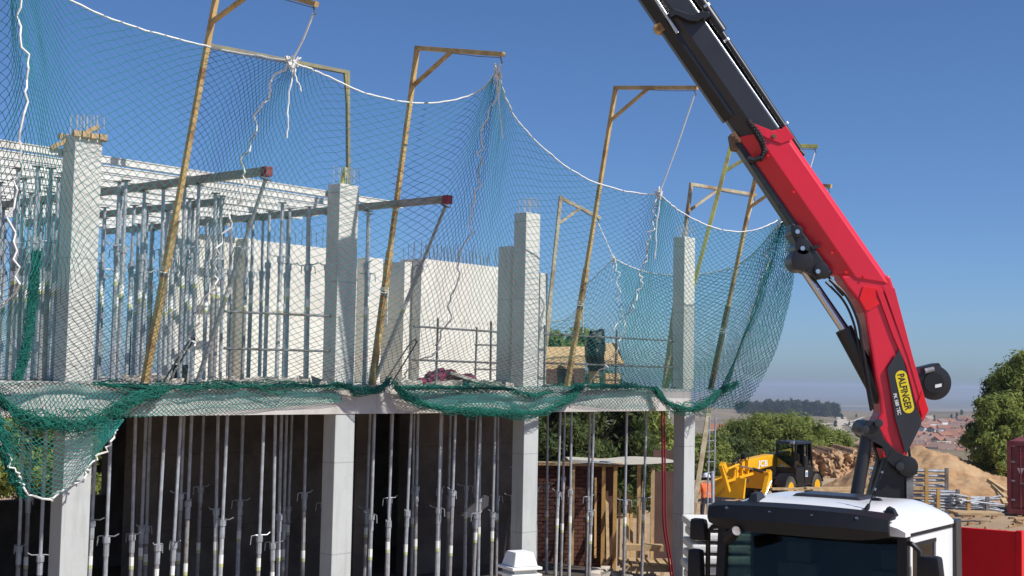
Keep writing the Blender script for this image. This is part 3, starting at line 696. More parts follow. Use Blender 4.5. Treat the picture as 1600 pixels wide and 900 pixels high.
# net left of the first seam
sL0 = s0-2.2
seamL = crv([edge(sL0)]+[B(sL0, o, z) for o, z in ((0.8, 4.6), (1.2, 5.8), (1.5, 7.2))])
net('darker green net crowding in beside the first wavy seam rope', bot(sL0, s0, seamL[0], seam0[0]), crv([seamL[-1], pO(-30, -60, 1.5), seam0[-1]]), seamL, seam0, 50, 96, 0.3, seed=14, rope=False, lace=seam0)
# end-side nets: wrap the corner and run back along the far end of the slab
sX = 22.72
def E_(o, out, z): return B(sX+out, o, z)
cornerR = [(1226, 338), (1241, 400), (1239, 440), (1222, 520), (1192, 590), (1160, 640)]
pts = [pS(x, y, sX+0.75) for x, y in cornerR]
sil = crv([pts[5], pts[4], pts[3], pts[2], pts[1], seamD[-1]])
net('bulging green net pocket turning round the corner of the slab', crv([seamD[0], B(sX+0.35, 0.25, ZS-0.35), pts[5]]), crv([seamD[-1], Vector(seamD[-1])+DV*0.02+Vector((0,0,-0.02)), Vector(seamD[-1])+DV*0.05]), seamD, crv(list(sil[:-1])+[np.array(Vector(seamD[-1])+DV*0.05)]), 34, 70, 0.0, seed=21, rope=False, r=0.0055)
gG = pY(959, 405, TIPS['G'].y)
seamG = crv([E_(-3.9, 0.1, bz), pY(945, 560, gG.y-0.3), pY(968, 470, gG.y-0.1), gG])
topE = crv([Vector(seamD[-1])+DV*0.05, pY(1160, 410, 29.0), pY(1080, 430, 30.0), pY(1010, 425, 30.6), gG])
sil2 = crv(list(sil[:-1])+[np.array(Vector(seamD[-1])+DV*0.05)])
net('dense far green net across the slab end seen through the nearer nets', crv([pts[5], E_(-0.6, 0.5, ZS-0.2), E_(-1.8, 0.25, bz), E_(-3.9, 0.1, bz)]), topE, sil2, seamG, 76, 72, 0.3, seed=24, lace=seamG, bulge=(0.25, 0.25, 0), r=0.0055)
seamK = crv([E_(-6.6, 0.1, bz), E_(-6.6, 0.7, 4.8), E_(-6.6, 0.9, 5.3)])
net('far green net falling away behind the plywood stack at the slab end', crv([E_(-3.9, 0.1, bz), E_(-5, 0.1, bz), E_(-6.6, 0.1, bz)]), crv([gG, pY(915, 447, gG.y+0.8), pY(880, 500, gG.y+1.4), Vector(seamK[-1])]), seamG, seamK, 44, 50, 0.4, seed=27)
# net on the back of the building, seen small behind the props
t = (botA,)
net('teal net hanging far behind the props on the back edge of the slab', crv([B(12.0, -7.6, bz), B(14, -7.6, bz), B(16, -7.6, bz)]), crv([B(12.0, -7.3, 5.9), B(14, -7.2, 5.75), B(16, -7.2, 5.85)]), crv([B(12, -7.6, bz), B(12, -7.0, 4.8), B(12, -7.3, 5.9)]), crv([B(16, -7.6, bz), B(16, -7.0, 4.8), B(16, -7.2, 5.85)]), 60, 34, 0.2, seed=31)
# hanging ropes from davit tips to the gathers
def hang(a, b_, lab, knot=True, tails=()):
    t = thing('hanger_rope', b_, lab, 'rope', 'ropes from the davit tips')
    mb = MB(); mb.poly([a, Vector(a).lerp(Vector(b_), 0.5)+Vector((0.01, 0, -0.01)), b_], 0.013, 5); mk('rope', mb, 'rope', t)
    if knot:
        mb = MB(); P = []
        rr = random.Random(int(b_[0]*100))
        for k in range(30): P.append(Vector(b_)+Vector((rr.gauss(0, .035), rr.gauss(0, .035), rr.gauss(0, .05))))
        mb.poly(P, 0.012, 4); mk('knot', mb, 'rope', t)
    for q in tails:
        mb = rope_path(crv([Vector(b_)]+[Vector(b_)+Vector((q[0]*f, 0, -q[1]*f)) for f in (0.4, 1.0)]), 16, 0.008, 3, 0.009); mk('loose_end', mb, 'rope', t)
hang(TIPS['A'], Vector(seamA[-1]), 'white rope from the rust-brown davit arm to its net gather', tails=((-0.03, 0.9), (0.12, 0.35)))
hang(TIPS['B'], Vector(seamB[-1]), 'short white rope under the arm of the ochre davit beyond the second column', tails=((0.09, 0.95), (0.02, 0.3)))
hang(TIPS['C'], Vector(seamC[-1]), 'long white rope from the davit arm touching the black boom', tails=((-0.06, 1.1),))
hang(TIPS['D'], Vector(seamD[-1])+Vector((0.03, 0, 0.02)), 'white rope behind the red boom at the net corner', knot=False, tails=((0.0, 1.1),))
hang(TIPS['E'], Vector(TIPS['E'])+Vector((-0.25, 0, -0.8)), 'white rope hanging from the greenish yellow davit arm behind the boom', knot=False)
hang(TIPS['G'], gG, 'white rope from the pale far davit to the far net peak', tails=((-0.05, 0.5),))
hang(TIPS['F'], Vector(TIPS['F'])+Vector((-0.25, 0, -0.85)), 'thin white rope hanging from the pale davit arm at the slab end', knot=False)
# bunched netting along the slab edge
def bundle(label, pts, o, rad, nth=34, seed=1, length_wob=1.0):
    C = crv([pO(x, y, oo if oo is not None else o) for x, y, oo in pts]); rr = np.random.default_rng(seed)
    m = 46; t = np.linspace(0, 1, m); P = ev(C, t); A_ = []; B_ = []
    lenm = float(np.sum(np.linalg.norm(np.diff(P, axis=0), axis=1)))
    for k in range(max(3, nth//10)):        # strips of folded netting following the swag
        nu = max(12, int(lenm/0.06)); nv = 10
        ph = rr.uniform(0, 6.28, 6); am = rad*rr.uniform(0.9, 1.7); fq = rr.uniform(0.8, 2.2); kn = rr.uniform(5, 14, 3)
        def S(u, v):
            p = ev(C, u); env = 0.5+0.5*np.sin(np.pi*np.clip(u, 0.04, 0.96))
            a1 = v*fq*np.pi+ph[0]+1.2*np.sin(u*kn[0]+ph[1]); q = env*am*(0.15+0.85*v)*(1+0.55*np.sin(u*kn[1]*2+ph[2])+0.3*np.sin(u*kn[0]*5+ph[4]))
            return p+(q*np.cos(a1)*0.8+rad*0.3)[..., None]*np.array([NV.x, NV.y, 0])+(q*np.sin(a1))[..., None]*np.array([0, 0, 1.0])+(0.06*np.sin(v*5+u*kn[2]*3+ph[3]))[..., None]*np.array([DV.x, DV.y, 0])
        ea, eb = net_edges(S, nu, nv); A_.append(ea); B_.append(eb)
    for k in range(nth//8):
        ph = rr.uniform(0, 6.28, 6); am = rad*rr.uniform(0.3, 0.9)
        x = am*np.sin(t*rr.uniform(8, 22)+ph[0]); z = am*np.sin(t*rr.uniform(8, 22)+ph[2])
        Q = P+np.outer(x*0.8+rad*0.2, [NV.x, NV.y, 0])+np.outer(z, [0, 0, 1])
        A_.append(Q[:-1]); B_.append(Q[1:])
    Vn, Fn = threads(np.vstack(A_), np.vstack(B_), 0.0042)
    t = thing('bunched_net', Vector(P[len(P)//2]), label, 'net', 'bunched netting on the slab edge')
    np_mesh('netting', Vn, Fn, 'netd', t, kind='stuff'); return t
N_ = None
bundle('dark green net swag looped under the slab edge at the first column', [(-10, 618, .2), (30, 648, .25), (90, 664, .3), (150, 655, .25), (205, 628, .2), (255, 607, .15)], 0.2, 0.10, 60, 3)
bundle('green net roll lying along the slab edge beside the rust-brown davit foot', [(150, 600, .15), (200, 603, .1), (250, 606, .1), (330, 602, .1), (430, 603, .1), (535, 602, .1)], 0.1, 0.050, 34, 4)
bundle('dark green knot of netting drooping below the foot of the second column', [(520, 600, .1), (555, 610, .15), (580, 612, .2), (598, 604, .2), (606, 592, .15)], 0.15, 0.06, 40, 5)
bundle('green net swag sagging in front of the slab beneath the burgundy sacks', [(615, 598, .12), (632, 618, .2), (665, 633, .25), (720, 641, .25), (790, 646, .25), (840, 644, .25), (880, 628, .2), (906, 604, .15)], 0.2, 0.075, 60, 6)
bundle('green net roll hugging the slab edge in front of the third column', [(628, 606, .12), (700, 606, .12), (780, 606, .12), (830, 618, .2), (860, 612, .15)], 0.15, 0.055, 36, 7)
bundle('thin green net roll along the slab edge under the black bag', [(900, 604, .1), (950, 603, .1), (1000, 604, .1), (1025, 608, .12)], 0.1, 0.045, 30, 8)
bundle('dark green net swag wrapped round the head of the corner column', [(1022, 606, .12), (1040, 628, .22), (1065, 640, .3), (1095, 636, .35), (1120, 615, .4), (1150, 600, .5)], 0.2, 0.09, 60, 9)
bundle('vertical dark green bundle of netting hanging beside the first seam', [(57, 392, -.3), (50, 460, -.3), (42, 530, -.25), (25, 598, -.1)], 0.0, 0.055, 50, 10)
bundle('green net bundle dropping down at the edge of the hanging net bag', [(-8, 645, .25), (3, 690, .25), (14, 730, .25), (36, 776, .25)], 0.25, 0.055, 46, 12)
# skirts: net folded over the slab face, and the bag hanging by the first column
def skirt(label, topp, botp, nu, nv, seed, r=0.0045, o=0.12):
    Tc = crv([pO(x, y, oo) for x, y, oo in topp]); Bc = crv([pO(x, y, oo) for x, y, oo in botp])
    net(label, Bc, Tc, crv([Bc[0], (Bc[0]+Tc[0])/2+np.array(NV)*0.02, Tc[0]]), crv([Bc[-1], (Bc[-1]+Tc[-1])/2+np.array(NV)*0.02, Tc[-1]]), nu, nv, 0, wob=0.03, seed=seed, rope=False, r=r)
skirt('net skirt laid over the slab face between the first two columns', [(150, 603, .1), (350, 603, .08), (530, 603, .08)], [(150, 655, .2), (300, 648, .06), (400, 640, .06), (535, 628, .06)], 110, 14, 41)
skirt('net skirt stretched over the slab face below the burgundy sacks', [(615, 604, .1), (750, 604, .1), (905, 603, .1)], [(625, 622, .15), (670, 636, .2), (790, 646, .2), (860, 640, .2), (905, 606, .12)], 100, 16, 42, 0.006)
skirt('net skirt covering the slab face between the third and corner columns', [(895, 604, .1), (1030, 605, .1)], [(895, 632, .06), (960, 640, .05), (1030, 640, .06)], 50, 12, 43)
skirt('oval net fold over the slab edge beside the first column', [(-10, 600, .1), (70, 596, .12), (150, 600, .1)], [(-10, 618, .2), (60, 662, .28), (150, 656, .25)], 46, 14, 44)
tb = [pO(x, y, .3) for x, y in ((-6, 650), (60, 668), (120, 662), (193, 655))]
bb = [pO(x, y, .3) for x, y in ((0, 690), (28, 745), (62, 778), (95, 772), (128, 742), (160, 700), (193, 657))]
net('net bag hanging below the slab in front of the first column', crv(bb), crv(tb), crv([bb[0], tb[0]]), crv([bb[-1], Vector(bb[-1]).lerp(tb[-1], 0.5), tb[-1]]), 44, 30, 0, wob=0.03, seed=45, rope=False, lace=crv(bb))

# ------------------------------------------------------------------ lorry
TA = math.radians(35.6); tc_, ts_ = math.cos(TA), math.sin(TA)
LAT = Vector((tc_, -ts_, 0)); BACK = Vector((ts_, tc_, 0)); ZU = Vector((0, 0, 1))
PC = Vector((4.31, 14.8, 0))-LAT*1.15
TAX = (LAT, BACK, ZU)
def T(l, b, z): p = PC+LAT*l+BACK*b; return Vector((p.x, p.y, z))
def tbox(l0, l1, b0, b1, z0, z1, mb=None, mi=0):
    mb = mb or MB(); mb.box(T((l0+l1)/2, (b0+b1)/2, (z0+z1)/2), (abs(l1-l0), abs(b1-b0), abs(z1-z0)), TAX, mi); return mb
truck = thing('crane_lorry', T(0, 1, -0.45), 'white cab lorry with black sun visor and red load bed carrying the crane', 'lorry')
def thex(p, mb=None):   # 8 corner tuples (l,b,z)
    mb = mb or MB(); mb.hexa([T(*q) for q in p]); return mb
WB, WT = 1.00, 2.27      # windscreen bottom and top
# lower cab front and sides
mk('cab_body', thex([(-1.15,-0.02,0.0),(1.15,-0.02,0.0),(1.15,1.62,0.0),(-1.15,1.62,0.0),(-1.15,0.0,0.98),(1.15,0.0,0.98),(1.15,1.62,0.98),(-1.15,1.62,0.98)]), 'white', truck, bevel=0.05, smooth=True)
mk('grille', thex([(-0.9,-0.06,0.1),(0.9,-0.06,0.1),(0.9,-0.03,0.1),(-0.9,-0.03,0.1),(-0.9,-0.05,0.9),(0.9,-0.05,0.9),(0.9,-0.03,0.9),(-0.9,-0.03,0.9)]), 'blackm', truck)
mk('bumper', tbox(-1.2, 1.2, -0.14, 0.2, -0.3, 0.05), 'blackm', truck, bevel=0.05)
# roof shell: rings from side to side, with a rounded crown
rings = []
def roofz(l, b):
    e = 1-abs(l/1.17)**3.2; fb = 1-abs((b-0.85)/0.95)**4
    return 2.31+0.27*max(0, e)**0.55*max(0, fb)**0.5+0.035*math.exp(-((abs(l)-0.78)/0.2)**2)*max(0, fb)
vs = []; nl, nb = 29, 17
for i in range(nl):
    l = -1.165+2.33*i/(nl-1)
    for j in range(nb):
        b_ = -0.06+1.66*j/(nb-1); vs.append(T(l, b_, roofz(l, b_)))
fs_ = [(i*nb+j, (i+1)*nb+j, (i+1)*nb+j+1, i*nb+j+1) for i in range(nl-1) for j in range(nb-1)]
mb = MB(); mb.add(vs, fs_)
nb0 = len(vs); und = [Vector((v.x, v.y, 2.27)) for v in vs]; mb.add(und, [tuple(reversed(f)) for f in fs_])
per = [i*nb for i in range(nl)]+[(nl-1)*nb+j for j in range(1, nb)]+[i*nb+nb-1 for i in range(nl-2, -1, -1)]+[j for j in range(nb-2, 0, -1)]
for a, b_ in zip(per, per[1:]+per[:1]): mb.f.append((a, b_, nb0+b_, nb0+a)); mb.m.append(0)
roof = mk('roof', mb, 'white', truck, smooth=True, fixn=True)
mb = MB()
def rz(l, b, h): return T(l, b, roofz(l, b)+h)
mb.hexa([rz(-0.42,0.55,0.0), rz(0.42,0.55,0.0), rz(0.42,1.1,0.0), rz(-0.42,1.1,0.0), rz(-0.38,0.59,0.035), rz(0.38,0.59,0.035), rz(0.38,1.06,0.035), rz(-0.38,1.06,0.035)])
mk('roof_hatch', mb, 'graph', roof, bevel=0.012)
for l, b_ in ((0.55, 0.72), (0.92, 0.18)):
    mb = MB(); mb.hexa([rz(l-.07,b_-.05,-.01), rz(l+.07,b_-.05,-.01), rz(l+.07,b_+.07,-.01), rz(l-.07,b_+.07,-.01), rz(l-.04,b_-.03,.06 if b_ < .5 else .03), rz(l+.04,b_-.03,.06 if b_ < .5 else .03), rz(l+.03,b_+.04,.06 if b_ < .5 else .03), rz(l-.03,b_+.04,.06 if b_ < .5 else .03)])
    mk('roof_stud', mb, 'blackm', roof, bevel=0.008)
mb = MB(); mb.hexa([rz(-0.78,0.05,-.02), rz(-0.62,0.05,-.02), rz(-0.62,0.3,-.02), rz(-0.78,0.3,-.02), rz(-0.74,0.12,.09), rz(-0.66,0.12,.09), rz(-0.66,0.26,.07), rz(-0.74,0.26,.07)])
mk('marker_lamp_housing', mb, 'graph', roof, bevel=0.012)
a0 = rz(0.66, 0.12, -0.01); a1 = a0+Vector((0.30, 0.10, 0.66))
mb = MB(); mb.tube(a0, a0+Vector((0.03, 0, 0.07)), 0.035, 10, 0.016); mb.poly([a0+Vector((0.03,0,0.06)), a0.lerp(a1, 0.3), a1], 0.007, 5); mk('antenna', mb, 'blackm', roof)
mb = MB(); mb.tube(a0.lerp(a1, .33), a0.lerp(a1, .37), .012, 6); mb.tube(a0.lerp(a1, .62), a0.lerp(a1, .65), .012, 6); mk('antenna_band', mb, 'chrome', roof)
# sun visor: curved dark shell across the front
N1 = 17; ringsv = []
for i in range(N1):
    f = i/(N1-1); l = -1.13+2.16*f; bow = 0.16*(1-(2*f-1)**2); edge_ = abs(2*f-1)**6
    zt = 2.50+0.03*(1-(2*f-1)**2); y0 = -0.10-bow*0.5
    ringsv.append([T(l, 0.02, zt+0.005), T(l, y0-0.10, zt-0.02-0.03*edge_), T(l, y0-0.22+0.1*edge_, zt-0.17), T(l, y0-0.20+0.12*edge_, 2.22+0.05*edge_), T(l, y0-0.17+0.12*edge_, 2.22+0.05*edge_), T(l, y0-0.17+0.1*edge_, zt-0.17), T(l, y0-0.06, zt-0.06), T(l, 0.02, zt-0.05)])
mb = MB(); mb.loft(ringsv); visor = mk('sun_visor', mb, 'blackm', truck, smooth=True, fixn=True)
for l in (-0.86, -0.3, 0.2, 0.7):
    f = (l+1.13)/2.16; bow = 0.16*(1-(2*f-1)**2); mb = MB(); mb.disc(T(l, -0.10-bow*0.5-0.13, 2.455), BACK*0.6-ZU*0.6, 0.017, 0.02, 10); mk('visor_bolt', mb, 'chrome', visor)
# pillars, screen, doors
def pillar(p0, p1, w, d, name='windscreen_pillar', mat='blackm'):
    mb = MB(); a = T(*p0); b_ = T(*p1); mb.hexa([a-LAT*w-BACK*d, a+LAT*w-BACK*d, a+LAT*w+BACK*d, a-LAT*w+BACK*d, b_-LAT*w-BACK*d, b_+LAT*w-BACK*d, b_+LAT*w+BACK*d, b_-LAT*w+BACK*d]); return mk(name, mb, mat, truck, bevel=0.012)
pillar((1.10, 0.045, 0.99), (1.08, 0.12, 2.265), 0.055, 0.05); pillar((-1.10, 0.045, 0.99), (-1.08, 0.12, 2.265), 0.055, 0.05)
mk('windscreen', thex([(-1.035,0.0,1.0),(1.035,0.0,1.0),(1.035,0.008,1.0),(-1.035,0.008,1.0),(-1.02,0.17,2.23),(1.02,0.17,2.23),(1.02,0.178,2.23),(-1.02,0.178,2.23)]), 'glass_w', truck)
mk('rear_wall', tbox(-1.14, 1.14, 1.60, 1.66, 0.99, 2.268), 'inside', truck)
mk('dashboard', thex([(-1.03,0.06,0.99),(1.03,0.06,0.99),(1.03,0.6,0.99),(-1.03,0.6,0.99),(-1.03,0.08,1.14),(1.03,0.08,1.14),(1.03,0.5,1.2),(-1.03,0.5,1.2)]), 'inside', truck, bevel=0.02)
mk('headliner', tbox(-1.12, 1.12, 0.06, 1.59, 2.235, 2.262), 'inside', truck)
for l in (-0.6, 0.6):
    mb = MB(); tbox(l-0.26, l+0.26, 1.12, 1.32, 1.0, 1.72, mb); tbox(l-0.16, l+0.16, 1.15, 1.28, 1.74, 1.98, mb); mk('seat', mb, 'seat', truck, bevel=0.04, kind='stuff') if False else mk('seat', tbox(l-0.26, l+0.26, 1.12, 1.32, 1.0, 1.72), 'seat', truck, bevel=0.04)
    mk('headrest', tbox(l-0.16, l+0.16, 1.15, 1.28, 1.73, 1.98), 'seat', truck, bevel=0.04)
mb = MB(); c = T(0.6, 0.62, 1.30)
for k in range(20):
    g0_ = 2*math.pi*k/20; g1_ = 2*math.pi*(k+1)/20
    ax1 = LAT; ax2 = (ZU*0.6+BACK*0.8).normalized()
    mb.tube(c+ax1*math.cos(g0_)*.23+ax2*math.sin(g0_)*.23, c+ax1*math.cos(g1_)*.23+ax2*math.sin(g1_)*.23, 0.017, 6)
mk('steering_wheel', mb, 'inside', truck)
# side doors: frame pieces leave a real window opening
for sg in (1, -1):
    x0, x1 = (1.10, 1.15) if sg > 0 else (-1.15, -1.10)
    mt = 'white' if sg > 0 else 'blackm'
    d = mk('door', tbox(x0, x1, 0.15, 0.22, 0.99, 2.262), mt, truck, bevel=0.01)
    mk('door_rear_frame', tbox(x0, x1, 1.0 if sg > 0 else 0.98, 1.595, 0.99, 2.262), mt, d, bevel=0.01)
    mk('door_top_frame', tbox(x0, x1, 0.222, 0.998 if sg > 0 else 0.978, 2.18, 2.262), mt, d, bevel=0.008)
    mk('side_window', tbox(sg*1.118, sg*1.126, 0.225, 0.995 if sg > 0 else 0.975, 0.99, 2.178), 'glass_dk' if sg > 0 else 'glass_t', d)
    mb = MB(); tbox(sg*1.152, sg*1.165, 0.10, 1.60, 2.262, 2.30, mb); mk('rain_gutter', mb, 'blackm', d)
    if sg > 0: mk('window_surround', tbox(1.151, 1.156, 0.24, 0.99, 2.14, 2.177), 'blackm', d)
mk('cab_side_deflector', thex([(1.06,1.60,-0.1),(1.22,1.60,-0.1),(1.22,1.80,-0.1),(1.06,1.80,-0.1),(1.05,1.58,2.34),(1.19,1.58,2.34),(1.19,1.80,2.34),(1.05,1.80,2.34)]), 'graph', truck, bevel=0.02)
mk('cab_side_deflector', thex([(-1.22,1.67,-0.1),(-1.06,1.67,-0.1),(-1.06,1.80,-0.1),(-1.22,1.80,-0.1),(-1.19,1.67,2.30),(-1.05,1.67,2.30),(-1.05,1.80,2.30),(-1.19,1.80,2.30)]), 'graph', truck, bevel=0.02)
# mirrors
def mirror(l0, l1, b0, b1, z0, z1):
    return mk('mirror', thex([(l0,b0,z0),(l1,b0,z0),(l1,b1,z0),(l0,b1,z0),(l0+0.02*(l1-l0),b0,z1),(l1-0.03,b0,z1),(l1-0.03,b1,z1),(l0,b1,z1)]), 'blackm', truck, bevel=0.045, smooth=True)
mirror(1.26, 1.52, 0.02, 0.20, 1.83, 2.08); mirror(1.24, 1.50, 0.02, 0.20, 1.30, 1.76)
mirror(-1.46, -1.24, -0.05, 0.08, 2.02, 2.28); mirror(-1.48, -1.28, -0.06, 0.08, 1.42, 1.92)
for sg in (1, -1):
    mb = MB(); mb.poly([T(sg*1.12, 0.12, 2.2), T(sg*1.20, 0.06, 2.19), T(sg*1.27, 0.08, 2.12), T(sg*1.27, 0.08, 1.5), T(sg*1.14, 0.14, 1.34)], 0.030, 8); mk('mirror_arm', mb, 'blackm', truck, smooth=True)
mb = MB(); mb.hexa([T(*q) for q in ((1.0,-.10,2.02),(1.08,-.10,2.02),(1.08,.0,2.02),(1.0,.0,2.02),(1.0,-.08,2.16),(1.08,-.08,2.16),(1.08,.0,2.16),(1.0,.0,2.16))]); 
mb2 = MB(); mb2.tube(T(-0.86, -0.22, 2.10), T(-0.66, -0.42, 2.22), 0.075, 14, 0.06); k_ = mk('front_mirror', mb2, 'blackm', truck, smooth=True)
mb2 = MB(); mb2.disc(T(-0.655, -0.425, 2.222), T(-0.66, -0.42, 2.22)-T(-0.86, -0.22, 2.10), 0.052, 0.012, 14); mk('mirror_glass', mb2, 'galv_d', k_)
# chassis, wheels, bed
mk('chassis', tbox(-0.45, 0.45, 0.4, 9.2, 0.25, 0.55), 'black', truck)
for b_ in (0.8, 5.6, 6.95):
    for l in (-1.0, 1.0):
        mb = MB(); mb.disc(T(l, b_, 0.05), LAT, 0.5, 0.30, 24); w_ = mk('wheel', mb, 'tyre', truck, bevel=0.04, smooth=True)
        mb = MB(); mb.disc(T(l*1.0, b_, 0.05), LAT, 0.27, 0.32, 18); mk('rim', mb, 'white', w_)
hb = mk('headboard', tbox(-1.195, 1.225, 3.95, 4.01, 0.70, 2.02), 'redtruck', truck, bevel=0.01)
for l in (-1.22, 1.25):
    mk('corner_post', tbox(l-0.02, l+0.06, 3.93, 4.05, 0.55, 2.035), 'redtruck', hb, bevel=0.008)
mk('bed_floor', tbox(-1.25, 1.25, 4.0, 9.2, 0.56, 0.69), 'redtruck', truck)
for l in (-1.25, 1.22):
    for k in range(4): mk('side_board', tbox(l, l+0.03, 4.07+1.28*k, 5.32+1.28*k, 0.70, 1.50), 'redtruck', truck, bevel=0.01)

# ------------------------------------------------------------------ loader crane on the lorry
CY = 17.75
def cp(px, py, dy=0.0): return pY(px, py, CY+dy)
PXM = (cp(1000, 400)-cp(1100, 400)).length/100
crane = thing('loader_crane', Vector((cp(1393, 780).x, CY, 0.6)), 'red and black folding loader crane with telescopic boom behind the white cab', 'crane')
YV = Vector((0, 1, 0))
def cprism(name, pts, y0, y1, mat, parent=None, bevel=0.0, **k):
    # traced in the crane's slewing plane, real thickness from y0 to y1
    base = [cp(x, y)+YV*y0 for x, y in pts]
    mb = MB(); mb.prism(base, YV*(y1-y0)); return mk(name, mb, mat, parent or crane, bevel=bevel, fixn=True, **k)
def boom(name, a, b_, prof, sh0, sh1, mat, parent=None, bevel=0.012):
    a = cp(*a); b_ = cp(*b_); t = (b_-a).normalized(); p = t.cross(YV).normalized()
    if p.dot(Vector((1, 0, 1))) < 0: p = -p      # upper-right side positive
    rings = [[a+p*h+YV*y+t*(sh0*h) for h, y in prof], [b_+p*h+YV*y+t*(sh1*h) for h, y in prof]]
    mb = MB(); mb.loft(rings); return mk(name, mb, mat, parent or crane, bevel=bevel, fixn=True)
def octo(hl, hh, w, cl, ch, wl, wh): return [(hl, -wl), (hl+cl, -w), (hh-ch, -w), (hh, -wh), (hh, wh), (hh-ch, w), (hl+cl, w), (hl, wl)]
po = octo(-0.30, 0.285, 0.22, 0.23, 0.07, 0.09, 0.15)
ob = boom('outer_boom', (1186, 211), (1343, 438), po, 0.45, 0.95, 'red')
pt_ = octo(-0.265, 0.25, 0.185, 0.215, 0.05, 0.07, 0.12)
tb1 = boom('telescopic_boom', (955, -125), (1215, 252), pt_, 0, 0, 'graph')
pt2 = octo(-0.305, -0.05, 0.14, 0.10, 0.10, 0.07, 0.10)
boom('lower_guide_beam', (955, -125), (1160, 172), pt2, 0, 0, 'black', tb1)
# collar plate of the outer boom head
cprism('boom_head_plate', [(1168, 196), (1208, 212), (1222, 201), (1236, 221), (1215, 229), (1196, 222), (1178, 212)], -0.238, -0.222, 'red', ob, bevel=0.004)
mb = MB(); mb.disc(cp(1209, 213, -0.24), YV, 0.028, 0.04, 12); mk('pin', mb, 'darkrust', ob)
def crod(name, a, b_, r, mat, parent=None, dy=0.0, n=14, r1=None):
    mb = MB(); mb.tube(cp(*a)+YV*dy, cp(*b_)+YV*dy, r, n, r1); return mk(name, mb, mat, parent or crane, smooth=True)
cyl = crod('extension_cylinder', (1062, -40), (1246, 236), 0.048, 'black', dy=-0.10)
crod('extension_barrel', (1052, -55), (1126, 53), 0.078, 'black', cyl, dy=-0.10)
crod('cylinder_eye', (1244, 234), (1254, 245), 0.030, 'black', cyl, dy=-0.10)
for p in ((1101, 14), (1133, 66), (1225, 196)):
    mb = MB(); q = (cp(1246, 236)-cp(1062, -40)).normalized(); c = cp(*p)+YV*-0.10; mb.tube(c-q*0.016, c+q*0.016, 0.054 if p[1] > 50 else 0.083, 14); mk('clip', mb, 'chrome', cyl, smooth=True)
crod('guide_rod', (1040, -45), (1212, 203), 0.022, 'chrome', dy=-0.15)
crod('guide_rod', (990, -45), (1056, 58), 0.024, 'chrome', dy=-0.21)
crod('hydraulic_pipe', (1047, -45), (1219, 203), 0.026, 'black', dy=-0.05)
cprism('rod_bracket', [(1040, 28), (1048, 22), (1070, 30), (1082, 32), (1090, 26), (1103, 28), (1104, 36), (1092, 38), (1085, 43), (1070, 41), (1052, 32), (1044, 36)], -0.30, -0.16, 'black', bevel=0.01)
cprism('boom_bracket', [(1021, 42), (1030, 38), (1040, 48), (1032, 53), (1024, 49)], -0.1, 0.1, 'rust')
mb = MB(); hp = [cp(x, y, -0.25) for x, y in ((1168, 188), (1180, 205), (1190, 222), (1195, 236), (1190, 246), (1178, 250), (1168, 248))]; mb.poly(hp, 0.038, 8); mk('cable_guide', mb, 'blackm', ob)
for k in range(14):
    q = cp(*np.array(crv([(1170, 190, 0), (1190, 222, 0), (1194, 238, 0), (1172, 249, 0)])[int(5*k)][:2] if False else (1170+24*math.sin(k/13*2.2), 190+k*4.4)), -0.25)
    mb = MB(); mb.tube(q-Vector((0.012, 0, 0.0)), q+Vector((0.012, 0, 0.0)), 0.046, 8); mk('guide_link', mb, 'black', ob)
cprism('head_lug', [(1139, 212), (1146, 207), (1156, 222), (1153, 236), (1143, 234)], -0.12, 0.12, 'darkrust', ob, bevel=0.01)
# black hose strip and knuckle linkage under the outer boom
cprism('hose_guard', [(1146, 226), (1156, 226), (1232, 336), (1298, 428), (1290, 436), (1226, 345)], -0.13, 0.13, 'black', ob, bevel=0.01)
lk = cprism('link_plate', [(1232, 350), (1242, 356), (1258, 376), (1294, 427), (1288, 435), (1272, 438), (1264, 431), (1250, 424), (1238, 408), (1242, 388), (1236, 376), (1231, 366)], -0.19, 0.19, 'black', bevel=0.015)
for x, y, r in ((1248, 408, 0.145), (1250, 388, 0.11), (1240, 364, 0.08), (1278, 424, 0.10)):
    mb = MB(); mb.disc(cp(x, y), YV, r, 0.44, 20); mk('pivot', mb, 'black', lk, bevel=0.01, smooth=True)
for x, y in ((1254, 388), (1278, 424), (1246, 362)):
    mb = MB(); mb.disc(cp(x, y, -0.23), YV, 0.030, 0.02, 12); mk('pivot_bolt', mb, 'chrome', lk)
mb = MB(); mb.box(cp(1273, 386, -0.21), (0.10, 0.05, 0.045), (Vector((0.9, 0, 0.3)).normalized(), YV, Vector((-0.3, 0, 0.9)).normalized())); mk('grease_block', mb, 'blackm', ob)
crod('cylinder_rod', (1256, 424), (1330, 535), 0.047, 'chrome', dy=-0.02)
crod('hose', (1264, 424), (1336, 528), 0.035, 'black', dy=0.09)
crod('articulation_cylinder', (1318, 514), (1378, 625), 0.115, 'black', dy=0.0)
